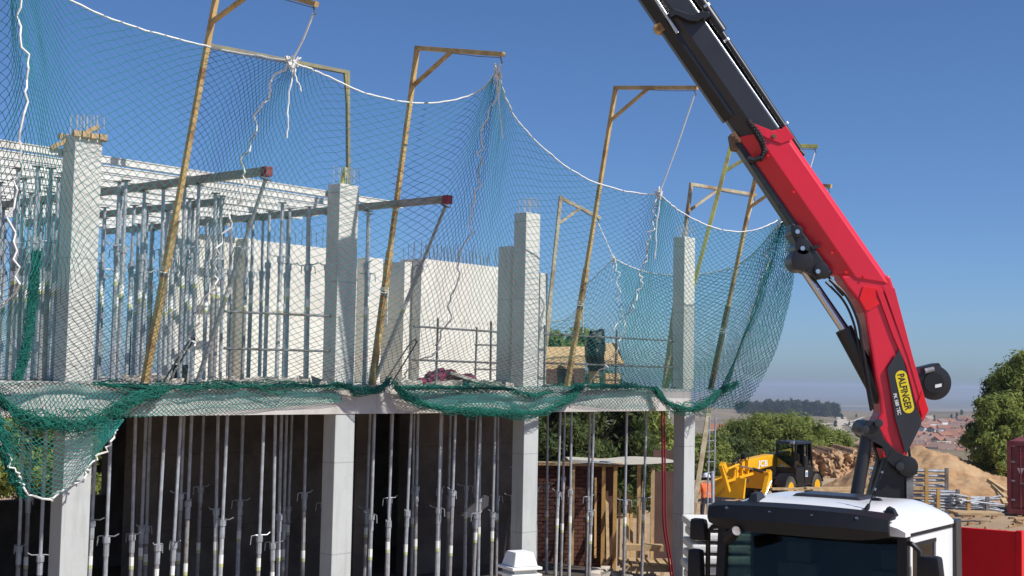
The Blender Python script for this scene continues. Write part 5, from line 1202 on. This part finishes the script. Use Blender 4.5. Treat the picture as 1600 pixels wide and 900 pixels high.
mk('ridge_sheet', kb(at(1024, 32.6), at(1058, 32.6), 32.5, 32.6, zz_(1040, 722, 32), zz_(1040, 705, 32)), 'tarpd', sh_t)
# brick stack: real courses
bt = thing('brick_wall', (at(900, 29.5), 29.5, -.3), 'dark red brick wall under the shelter beside the third column', 'wall')
bx0, bx1 = at(846, 29.5), at(952, 29.5); bzt = zz_(900, 728, 29.5); bw, bh = .25, .085
bmesh0 = MB(); bmesh0.box((0, 0, 0), (bw-.012, .12, bh-.012)); fb = None; rows = int((bzt+.3)/bh); cnt_b = 0; rest = MB()
for r_ in range(rows):
    for c in range(int((bx1-bx0)/bw)+1):
        xx = bx0+bw*(c+.5*(r_ % 2)); zz = bzt-bh*(r_+.5); yy = 29.5+random.uniform(-.008, .008)
        if cnt_b < 290:
            if fb is None: o = fb = mk('brick', bmesh0, 'brick', bt)
            else: o = fb.copy(); COL.objects.link(o); o.parent = bt
            o.matrix_parent_inverse = Matrix.Translation(-bt.location); o.location = (xx, yy, zz)
        cnt_b += 1
mk('mortar', kb(bx0-.1, bx1+.2, 29.53, 29.62, -.4, bzt), 'tarpd', bt)
print('bricks', cnt_b)
mk('brick_wall_cap', kb(bx0-.15, bx1+.35, 29.3, 29.75, bzt+.01, bzt+.07), 'wood', label='rough timber plank lying on top of the dark brick wall', cat='plank')
for k, px in enumerate((932, 948, 968, 985, 1000, 1008, 1020, 978)):
    Y = 28.6+.25*(k % 4); a = pY(px-2+4*(k % 2), 872+6*(k % 3), Y); b_ = pY(px+random.uniform(-6, 6), 735+random.uniform(0, 50), Y+.6); mb = MB(); sqtube(mb, a, b_, .045+.02*(k % 2), Vector((1, 0, 0)))
    mk('timber_pole', mb, 'wood_o' if k % 3 == 0 else 'wood', label='upright timber pole leaning under the tarpaulin shelter', cat='pole', group='poles under the shelter')
bkt = thing('bucket_stack', (at(975, 30), 30, .9), 'stack of nested grey buckets among the poles under the shelter', 'buckets')
for k in range(6):
    mb = MB(); z = zz_(952, 800-k*13, 30); mb.tube((at(953, 30), 30, z), (at(953, 30), 30, z+.20), .13, 14, .17); mk('bucket', mb, 'galv', bkt, smooth=True)
pal = thing('pallet', pY(1012, 885, 27.6), 'wooden pallet lying on the rubble below the shelter', 'pallet'); pc = pY(1012, 884, 27.6)
for k in range(6): mk('slat', kb(pc.x-.55+.19*k, pc.x-.42+.19*k, pc.y-.55, pc.y+.5, pc.z+.06, pc.z+.09), 'wood', pal)
for yy in (-.5, 0, .42): mk('bearer', kb(pc.x-.55, pc.x+.55, pc.y+yy, pc.y+yy+.09, pc.z-.05, pc.z+.058), 'wood', pal)
mk('pallet_block', kb(pc.x-.42, pc.x+.42, pc.y+.9, pc.y+1.2, pc.z+.18, pc.z+.30), 'wood', label='thick timber block behind the pallet under the shelter', cat='timber')
rb = MB(); rr = np.random.default_rng(3)
for k in range(160):
    px = rr.uniform(930, 1052); Y = rr.uniform(27.2, 30.5); s_ = rr.uniform(.03, .11); c = Vector((at(px, Y), Y, -.0 if so_of(Vector((at(px, Y), Y, 0)))[0] < 22.8 else gz(at(px, Y), Y))); rb.hexa([c+Vector((x*s_*rr.uniform(.6, 1.2), y*s_*rr.uniform(.6, 1.2), z*s_*rr.uniform(.5, 1.1))) for z in (0, 1) for x, y in ((-1, -1), (1, -1), (1, 1), (-1, 1))])
mk('rubble', rb, 'rubble', kind='stuff')
mb = MB(); hs = [pO(x, y, -.12) for x, y in ((1034, 640), (1035, 700), (1036, 760), (1037, 820), (1046, 880), (1052, 930))]; mb.poly(crv(hs, 40), .022, 7); mb.poly(crv([p+Vector((.05, .03, 0)) for p in hs], 40), .018, 7)
mk('hose', mb, 'redhose', label='dark red hose hanging from the slab beside the corner column', cat='hose', kind=None)
# ladder-like lattice strip and pole outside the corner column
lt_ = thing('lattice_ladder', B(CS[3]+.75, .0, 0), 'narrow grey lattice mast standing just beyond the corner column', 'mast')
for q in (0, .22):
    mb = MB(); mb.tube(B(CS[3]+.7+q, -.05, 0), B(CS[3]+.78+q, -.05, 3.2), .016, 6); mk('rail', mb, 'galv', lt_)
for k in range(14): 
    mb = MB(); mb.tube(B(CS[3]+.7, -.05, .2+.21*k), B(CS[3]+.95, -.05, .2+.21*k), .009, 5); mk('rung', mb, 'galv', lt_)
mb = MB(); mb.tube(pY(1116, 900, 22), pY(1113, 736, 22.3), .028, 8); mk('scaffold_pole', mb, 'galv', label='single upright scaffold pole between the corner column and the lorry mirror', cat='pole')
mb = MB(); sqtube(mb, pY(1068, 900, 27.8), pY(1108, 640, 28.6), .10, Vector((1, 0, 0))); mk('timber_prop', mb, 'pale', label='slanting pale timber strut beyond the corner column', cat='strut')

# ------------------------------------------------------------------ things on the upper slab
def sheet(p, u, v, t, mat, label, cat): 
    mb = MB(); n_ = u.cross(v).normalized()*t; mb.hexa([p, p+u, p+u+v, p+v, p+n_, p+u+n_, p+u+v+n_, p+v+n_]); return mk('plywood_panel' if 'plywood' in label else 'panel', mb, mat, label=label, cat=cat)
c = pO(852, 602, -1.2); c.z = ZS+.3
sheet(pO(846, 578, -1.2), (pO(912, 576, -1.2)-pO(846, 578, -1.2)), Vector((0, .25, .42)), .03, 'ply', 'tan plywood panel propped behind the ochre davit', 'plywood')
sheet(pO(850, 600, -1.1), (pO(912, 598, -1.1)-pO(850, 600, -1.1)), Vector((0, .03, .27)), .03, 'tarpd', 'dark board below the tan plywood panel', 'board')
sheet(pO(945, 570, -1.3), pO(974, 570, -1.3)-pO(945, 570, -1.3), Vector((-.14, .3, .42)), .03, 'ply', 'tan plywood offcut leaning beside the black bag', 'plywood')
sheet(pO(943, 600, -1.0), pO(966, 600, -1.0)-pO(943, 600, -1.0), Vector((0, .05, .2)), .05, 'wood', 'low timber block behind the guard rail post under the black bag', 'timber')
# black bag slung over the rail
bc = pO(931, 548, -.45); vs = []; rr = np.random.default_rng(2); na_, nz_ = 18, 12
for j in range(nz_+1):
    f = j/nz_; z = bc.z-.36+.72*f
    for i in range(na_):
        g = 2*math.pi*i/na_; r = (.15+.05*math.sin(f*3.0))*(1+.10*math.sin(3*g+f*5)+.06*rr.normal()); q = B(0, 0, 0)-FOOT
        p = bc+DV*math.cos(g)*r*1.05+NV*math.sin(g)*r*.8; vs.append((p.x, p.y, z+.02*rr.normal()))
mb = MB(); mb.add(vs, [(j*na_+i, j*na_+(i+1) % na_, (j+1)*na_+(i+1) % na_, (j+1)*na_+i) for j in range(nz_) for i in range(na_)]+[tuple(reversed(range(na_))), tuple(range(nz_*na_, (nz_+1)*na_))])
bag = mk('plastic_bag', mb, 'blackbag', smooth=2, label='crumpled black plastic bag hung on the guard rail', cat='bag')
mb = MB(); mb.box(bc-Vector((.02, 0, .47)), (.16, .12, .24), AX); mk('bag_post', mb, 'wood', label='short timber stump below the black plastic bag', cat='timber')
# burgundy sacks and rubble
for k in range(7):
    px = 655+12*k+random.uniform(-4, 4); s_ = random.uniform(.10, .17) if k > 1 else .09; c = pO(px, 590-14*(k in (2, 3, 4))*random.random(), -.45); c.z = ZS+s_*.7+(.1 if k in (3, 4) else 0)
    bm = bmesh.new(); bmesh.ops.create_icosphere(bm, subdivisions=3, radius=s_)
    for v in bm.verts: v.co *= 1+.22*math.sin(v.co.x*40+k)*math.sin(v.co.y*37)*math.sin(v.co.z*43+k)+random.uniform(-.07, .07); v.co.z *= .75; v.co += c
    me = bpy.data.meshes.new('sack'); bm.to_mesh(me); bm.free(); me.materials.append(MT['burg']); o = bpy.data.objects.new('sack', me); COL.objects.link(o); props_of(o, 'crumpled burgundy sack on the slab in front of the cream core wall', 'sack', 'burgundy sacks')
rb = MB(); rr = np.random.default_rng(6)
for k in range(260):
    px = rr.choice([rr.uniform(630, 800), rr.uniform(640, 780), rr.uniform(200, 520)]); c = pO(px, 598, rr.uniform(-1.6, -.1)); c.z = ZS; s_ = rr.uniform(.02, .085)
    rb.hexa([c+Vector((x*s_*rr.uniform(.6, 1.3), y*s_*rr.uniform(.6, 1.3), z*s_*rr.uniform(.6, 1.5))) for z in (0, 1) for x, y in ((-1, -1), (1, -1), (1, 1), (-1, 1))])
mk('rubble', rb, 'rubble', kind='stuff')
mb = MB(); a = pO(697, 582, -.4); b_ = pO(752, 599, -.3); ax = (b_-a).normalized(); mb.box((a+b_)/2, ((b_-a).length, .2, .05), (ax, NV, ax.cross(NV))); mk('broken_plank', mb, 'beam', label='weathered broken plank sloping over the rubble beside the burgundy sacks', cat='plank')
for k, (pp, lab) in enumerate((([(262, 600), (300, 535), (304, 530), (297, 531), (255, 597)], 'black bent rebar loop beside the rust-brown davit foot'), ([(610, 602), (648, 540), (650, 534), (643, 534), (600, 598)], 'black bent rebar loop between the ochre davit and the slanting prop'))):
    mb = MB(); mb.poly(crv([pO(x, y, -.05) for x, y in pp], 24), .012, 6); mk('rebar_hook', mb, 'black', label=lab, cat='rebar')
bn = MB(); c = pO(281, 590, -.5); 
for k in range(1): bn.tube(Vector((c.x, c.y, ZS)), Vector((c.x, c.y, ZS+.24)), .09, 14, .11)
mk('bucket', bn, 'blackm', label='small black bucket on the slab behind the bent rebar loop', cat='bucket', smooth=True)
# timber strut with yellow strap on top of the second column
mb = MB(); mb.tube(pO(533, 300, -.2), pO(540, 262, -.2), .035, 8); mk('strap_roll', mb, 'yel_g', label='yellow strap tied at the head of the shaded second column', cat='strap')
mb = MB(); sqtube(mb, pO(80, 231, -.35), pO(155, 198, -.1), .055, Vector((0, 0, 1))); mk('column_tie_bar', mb, 'wood', label='timber bar tied across the head of the first column', cat='timber')

# ------------------------------------------------------------------ telehandler
jx, jy = at(1226, 62), 62.0
jcb = thing('telehandler', (jx, jy, gz(jx, jy)), 'yellow telehandler with black cab parked before the shrubs and earth bank', 'telehandler', local=True, rot=(0, 0, math.atan2(-.8, -.6)))
def jb(x0, x1, y0, y1, z0, z1, mb=None): mb = mb or MB(); mb.box(((x0+x1)/2, (y0+y1)/2, (z0+z1)/2), (abs(x1-x0), abs(y1-y0), abs(z1-z0))); return mb
def jh(pts8): mb = MB(); mb.hexa(pts8); return mb
mk('chassis', jb(-2.1, 2.1, -.55, .35, .45, 1.0), 'black', jcb, bevel=.03)
mk('engine_cover', jb(-1.7, .9, -1.1, -.6, .7, 1.5), 'yel', jcb, bevel=.05)
for x in (1.38, -1.38):
    for y in (.85, -.85):
        wt_ = MB(); wt_.disc((x, y, .56), (0, 1, 0), .56, .42, 26); w_ = mk('wheel', wt_, 'tyre', jcb, bevel=.05, smooth=True)
        lug = MB()
        for k in range(18):
            g = 2*math.pi*k/18
            for sgn in (-1, 1):
                c = Vector((x+math.cos(g+.08*sgn)*.54, y+sgn*.10, .56+math.sin(g+.08*sgn)*.54)); rd = Vector((math.cos(g), 0, math.sin(g))); tg = Vector((-math.sin(g), sgn*1.2, math.cos(g))).normalized(); lug.box(c, (.06, .22, .05), (rd, tg, rd.cross(tg)))
        mk('tread', lug, 'tyre', w_, kind='stuff')
        rm = MB(); rm.disc((x, y, .56), (0, 1, 0), .29, .44, 20); mk('rim', rm, 'yel', w_, bevel=.02)
        hbm = MB(); hbm.disc((x, y, .56), (0, 1, 0), .12, .46, 14); mk('hub', hbm, 'yel', w_)
    fm = MB(); ring = []
    for k in range(9):
        g = math.radians(15+150*k/8); ring.append([Vector((x+math.cos(g)*r, y, .56+math.sin(g)*r)) for r, y in ((.66, .55), (.66, 1.08), (.62, 1.08), (.62, .55))])
    fm.loft(ring); mk('mudguard', fm, 'blackm', jcb, fixn=True)
# cab frame and glass
cabp = [(-.95, .05), (.95, .05), (.95, 1.05), (-.95, 1.05)]
mk('cab_base', jb(-.95, .85, .05, 1.05, .62, 1.45), 'black', jcb, bevel=.03)
for (xb, xt, y) in ((.93, .78, 1.0), (.93, .78, .1), (-.93, -.72, 1.0), (-.93, -.72, .1), (-.02, -.02, 1.0), (-.35, -.32, 1.0)):
    pm_ = MB(); sqtube(pm_, Vector((xb, y, 1.45)), Vector((xt, y, 2.5)), .075, Vector((0, 1, 0))); mk('cab_pillar', pm_, 'black', jcb)
rf = MB(); rf.hexa([(-.82, .02, 2.49), (.88, .02, 2.49), (.88, 1.08, 2.49), (-.82, 1.08, 2.49), (-.72, .08, 2.60), (.76, .08, 2.60), (.76, 1.02, 2.60), (-.72, 1.02, 2.60)]); mk('cab_roof', rf, 'black', jcb, bevel=.02)
MT['glass_j'] = glass('cab_glass_dark', (0.55, 0.66, 0.60), 2.2)
for a, b_ in (((.90, .78), (-.02, -.02)), ((-.35, -.33), (-.90, -.72))):
    g_ = MB(); g_.hexa([(b_[0], .99, 1.46), (a[0], .99, 1.46), (a[0], 1.0, 1.46), (b_[0], 1.0, 1.46), (b_[1], .99, 2.48), (a[1], .99, 2.48), (a[1], 1.0, 2.48), (b_[1], 1.0, 2.48)]); mk('side_window', g_, 'glass_j', jcb)
g_ = MB(); g_.hexa([(.92, .12, 1.46), (.93, .12, 1.46), (.93, .98, 1.46), (.92, .98, 1.46), (.77, .12, 2.48), (.78, .12, 2.48), (.78, .98, 2.48), (.77, .98, 2.48)]); mk('front_window', g_, 'glass_j', jcb)
mk('inner_wall', jb(-.85, .7, .06, .09, 1.46, 1.9), 'seat', jcb); mk('driver_seat', jb(-.6, -.15, .3, .75, 1.46, 2.1), 'seat', jcb, bevel=.05)
mk('door_panel', jb(-.34, -.03, 1.052, 1.075, .75, 1.95), 'black', jcb, bevel=.01)
mk('door_notice', jb(-.30, -.06, 1.077, 1.084, 1.02, 1.30), 'stick_w', jcb)
mk('door_notice_print', jb(-.26, -.10, 1.086, 1.089, 1.06, 1.22), pm('notice_blue', (.12, .25, .55), .5), jcb)
mk('step', jb(-.45, .2, 1.0, 1.15, .5, .56), 'galv', jcb)
# boom and front carriage
bo = mk('boom', jh([(-2.3, -.5, 1.75), (3.4, -.5, 1.30), (3.4, -.02, 1.30), (-2.3, -.02, 1.75), (-2.3, -.5, 2.2), (3.4, -.5, 1.84), (3.4, -.02, 1.84), (-2.3, -.02, 2.2)]), 'yel', jcb, bevel=.03)
mk('boom_section', jh([(3.3, -.44, 1.2), (4.6, -.44, 1.0), (4.6, -.08, 1.0), (3.3, -.08, 1.2), (3.3, -.44, 1.8), (4.6, -.44, 1.66), (4.6, -.08, 1.66), (3.3, -.08, 1.8)]), 'yel', jcb, bevel=.02)
text('JCB', 'lettering', Vector((2.0, -.004, 1.60)), (-1, 0, 0), (0, 0, 1), .36, .95, 'stick_w', jcb, bold=.03)

cg = mk('carriage', jh([(4.6, -.45, .45), (4.85, -.45, .35), (4.85, .05, .35), (4.6, .05, .45), (4.35, -.4, 1.70), (4.6, -.4, 1.74), (4.6, .0, 1.74), (4.35, .0, 1.70)]), 'yel', jcb, bevel=.03)
def jtube(name, a, b_, w, mat, par=jcb): m_ = MB(); sqtube(m_, Vector(a), Vector(b_), w, Vector((0, 1, 0))); return mk(name, m_, mat, par, bevel=.01)
jtube('tilt_arm', (3.2, .1, 1.25), (5.8, .1, 1.0), .10, 'yel'); jtube('tilt_arm', (3.2, -.5, 1.25), (5.8, -.5, 1.0), .10, 'yel')
jtube('tilt_lever', (5.5, .15, .6), (6.2, .15, 1.75), .16, 'yel'); jtube('tilt_lever', (6.1, .15, 1.8), (5.8, .15, 1.45), .22, 'yel')
jtube('stabiliser', (2.1, .35, 1.35), (2.9, .45, .12), .20, 'yel'); jtube('stabiliser', (2.1, -.8, 1.35), (2.9, -.9, .12), .20, 'yel')
mk('front_frame', jb(2.0, 2.35, -.8, .45, .55, 1.3), 'yel', jcb, bevel=.03); mk('stabiliser_foot', jb(2.75, 3.1, .2, .75, 0.0, .14), 'yel', jcb)
jtube('fork', (4.9, .35, .18), (6.3, .35, .12), .09, 'black'); jtube('fork', (4.9, -.55, .18), (6.3, -.55, .12), .09, 'black')
for y in (-.6, -.3, 0, .3): jtube('fork_rail', (4.9, y, .3), (4.8, y, 1.2), .08, 'yel', cg)
jtube('hydraulic_hose', (3.6, -.1, 1.9), (4.3, -.1, 1.95), .07, 'black'); mk('work_lamp', jb(4.0, 4.15, .0, .2, 1.9, 2.15), 'black', jcb)

# ------------------------------------------------------------------ worker
wx_, wy_ = at(1107, 46), 46.0; wz_ = gz(wx_, wy_)+0.02
person = thing('person', (wx_, wy_, wz_), 'person in orange shirt, dark trousers and white helmet standing beyond the corner column', 'person', local=True)
J = {'pelvis': (0, 0, .95), 'waist': (0, 0, 1.08), 'chest': (0, 0, 1.30), 'neck': (0, .0, 1.47), 'head': (0, -.01, 1.60), 'top': (0, -.01, 1.70),
     'shl': (-.18, 0, 1.41), 'ell': (-.25, .03, 1.14), 'wrl': (-.22, .20, .98), 'hal': (-.20, .27, .96), 'shr': (.18, 0, 1.41), 'elr': (.27, -.02, 1.14), 'wrr': (.28, .04, .90), 'har': (.28, .06, .82),
     'hil': (-.10, 0, .90), 'knl': (-.12, .03, .50), 'anl': (-.13, -.02, .09), 'tol': (-.14, .14, .04), 'hir': (.10, 0, .90), 'knr': (.13, .01, .50), 'anr': (.15, -.03, .09), 'tor': (.17, .13, .04)}
EDG = [('pelvis', 'waist'), ('waist', 'chest'), ('chest', 'neck'), ('neck', 'head'), ('head', 'top'), ('chest', 'shl'), ('shl', 'ell'), ('ell', 'wrl'), ('wrl', 'hal'), ('chest', 'shr'), ('shr', 'elr'), ('elr', 'wrr'), ('wrr', 'har'),
       ('pelvis', 'hil'), ('hil', 'knl'), ('knl', 'anl'), ('anl', 'tol'), ('pelvis', 'hir'), ('hir', 'knr'), ('knr', 'anr'), ('anr', 'tor')]
RD = {'pelvis': .15, 'waist': .14, 'chest': .165, 'neck': .06, 'head': .095, 'top': .07, 'shl': .075, 'ell': .052, 'wrl': .036, 'hal': .04, 'shr': .075, 'elr': .052, 'wrr': .036, 'har': .04, 'hil': .10, 'knl': .072, 'anl': .048, 'tol': .04, 'hir': .10, 'knr': .072, 'anr': .048, 'tor': .04}
ks = list(J); me = bpy.data.meshes.new('body_cage'); me.from_pydata([J[k] for k in ks], [(ks.index(a), ks.index(b_)) for a, b_ in EDG], [])
tmp = bpy.data.objects.new('body_cage', me); COL.objects.link(tmp); md = tmp.modifiers.new('skin', 'SKIN'); sb_ = tmp.modifiers.new('sub', 'SUBSURF'); sb_.levels = 2; sb_.render_levels = 2
if not me.skin_vertices: pass
for i, k in enumerate(ks):
    sv = me.skin_vertices[0].data[i]; sv.radius = (RD[k]*(1.25 if k in ('chest', 'waist', 'pelvis') else 1), RD[k]*(.8 if k in ('chest', 'waist', 'pelvis') else 1)); sv.use_root = (k == 'pelvis')
bpy.context.view_layer.update(); dg = bpy.context.evaluated_depsgraph_get(); me2 = bpy.data.meshes.new_from_object(tmp.evaluated_get(dg)); bpy.data.objects.remove(tmp, do_unlink=True)
me2.materials.clear()
for q in ('skin', 'orange', 'trouser', 'black', 'hair'): me2.materials.append(MT[q])
for p in me2.polygons:
    c = p.center; p.use_smooth = True
    if c.z < .12: p.material_index = 3
    elif abs(c.x) > .17 and c.z < 1.12 and c.z > .74: p.material_index = 0
    elif c.z < .97: p.material_index = 2
    elif c.z < 1.46: p.material_index = 1
    elif c.z > 1.55 and c.y < .02: p.material_index = 4
    else: p.material_index = 0
me2.name = 'body'; bo_ = bpy.data.objects.new('body', me2); COL.objects.link(bo_); bo_.parent = person
hm = MB(); rings = []
for k in range(7):
    g = k/6*math.pi/2; rings.append([Vector((math.cos(g)*.135*math.cos(a_*math.pi/8), -.01+math.cos(g)*.155*math.sin(a_*math.pi/8), 1.66+.14*math.sin(g))) for a_ in range(16)])
hm.loft(rings); hm.tube((0, .02, 1.645), (0, .02, 1.665), .165, 16); mk('helmet', hm, 'white', person, smooth=True, fixn=True)
person.rotation_euler = (0, 0, .35)

# ------------------------------------------------------------------ air
hz = MB(); hz.box((0, 0, -77), (39000, 39000, 186)); m = bpy.data.materials.new('haze_air'); m.use_nodes = True; n = m.node_tree; n.nodes.clear()
pv = n.nodes.new('ShaderNodeVolumePrincipled'); pv.inputs['Color'].default_value = (0.74, 0.84, 1.0, 1); pv.inputs['Density'].default_value = 1.4e-4; pv.inputs['Anisotropy'].default_value = 0.2
ou = n.nodes.new('ShaderNodeOutputMaterial'); n.links.new(pv.outputs[0], ou.inputs['Volume'])
MT['haze_air'] = m; hzo = mk('haze', hz, 'haze_air', kind='stuff')

# hoses clipped along the crane, and weld-on details
for k, (pts_, r_) in enumerate((([(1296, 437), (1322, 462), (1340, 500), (1347, 540), (1356, 590), (1364, 640)], .020), ([(1290, 440), (1318, 470), (1334, 505), (1342, 545), (1352, 592), (1361, 642)], .016), ([(1258, 372), (1275, 402), (1300, 440), (1318, 462)], .018), ([(1362, 690), (1372, 720), (1366, 750), (1360, 780)], .020), ([(1420, 700), (1424, 740), (1418, 775), (1412, 800)], .018))):
    mb = MB(); mb.poly([Vector(p) for p in crv([cp(x, y, -.17+.05*k) for x, y in pts_], 24)], r_, 6); mk('hydraulic_hose', mb, 'black', crane, smooth=True)
for x, y in ((1300, 395), (1322, 425), (1240, 300), (1200, 243), (1350, 432)):
    mb = MB(); mb.disc(cp(x, y, -.228), YV, .018, .02, 10); mk('boom_bolt', mb, 'redtruck', ob)
# wipers on the windscreen
for l0 in (-0.55, 0.25):
    mb = MB(); a_ = T(l0, -.02, 1.0); b2 = T(l0+.55, .03, 1.45); mb.tube(a_, b2, .010, 5); mb.tube(T(l0+.35, .0, 1.25), T(l0+.75, .055, 1.62), .008, 5); mk('wiper', mb, 'black', truck)

# telehandler fittings: rams, hose loops, cut-outs and dirt guards
for a_, b2, r_, mt in (((1.2, .12, 1.1), (3.2, .12, 1.45), .07, 'black'), ((3.2, .12, 1.45), (4.4, .12, 1.62), .04, 'chrome'), ((3.9, .22, 1.0), (4.9, .22, .6), .06, 'black'), ((4.6, .15, 1.7), (5.6, .15, 1.55), .05, 'yel'), ((2.2, .5, .9), (2.8, .5, .3), .05, 'chrome')):
    mb = MB(); mb.tube(a_, b2, r_, 10); mk('hydraulic_ram', mb, mt, jcb, smooth=True)
for x_ in (2.55, 3.1, 3.8): mk('boom_slot', jb(x_, x_+.16, -.012, .02, 1.33, 1.42), 'black', jcb)
for x_, z_ in ((3.45, 1.6), (4.0, 1.5), (4.5, 1.3)): mk('wear_block', jb(x_, x_+.10, -.07, .06, z_-.35, z_+.25), 'yel', jcb, bevel=.01)
for k in range(4):
    mb = MB(); mb.poly([Vector((3.2+.3*k, -.1, 1.86-.05*k)), Vector((3.5+.3*k, .02, 2.12-.06*k)), Vector((4.0+.3*k, .0, 1.98-.08*k)), Vector((4.3+.2*k, -.05, 1.6))], .022, 6); mk('hose_loop', mb, 'black', jcb, smooth=True)
mk('grab_plate', jh([(4.9, -.9, .3), (5.05, -.9, .3), (5.05, .6, .3), (4.9, .6, .3), (4.75, -.9, 1.15), (4.85, -.9, 1.15), (4.85, .6, 1.15), (4.75, .6, 1.15)]), 'yel', jcb, bevel=.01)
mk('cab_mirror', jb(.95, 1.02, 1.05, 1.25, 1.75, 2.1), 'black', jcb, bevel=.02); mk('cab_lamp', jb(.80, .9, .75, .95, 2.5, 2.62), 'galv', jcb)

# clods and stones strewn round the sand heap and across the yard
rb = MB(); rr = np.random.default_rng(16)
for k in range(520):
    px = rr.uniform(1120, 1600); Y = rr.uniform(32, 58); x = at(px, Y); s_ = rr.uniform(.02, .10)*(1 if rr.random() < .8 else 1.6); c = Vector((x, Y, gz(x, Y)-.01))
    rb.hexa([c+Vector((a*s_*rr.uniform(.6, 1.3), b_*s_*rr.uniform(.6, 1.3), z*s_*rr.uniform(.6, 1.3))) for z in (0, 1) for a, b_ in ((-1, -1), (1, -1), (1, 1), (-1, 1))])
mk('stones', rb, 'sand', kind='stuff')
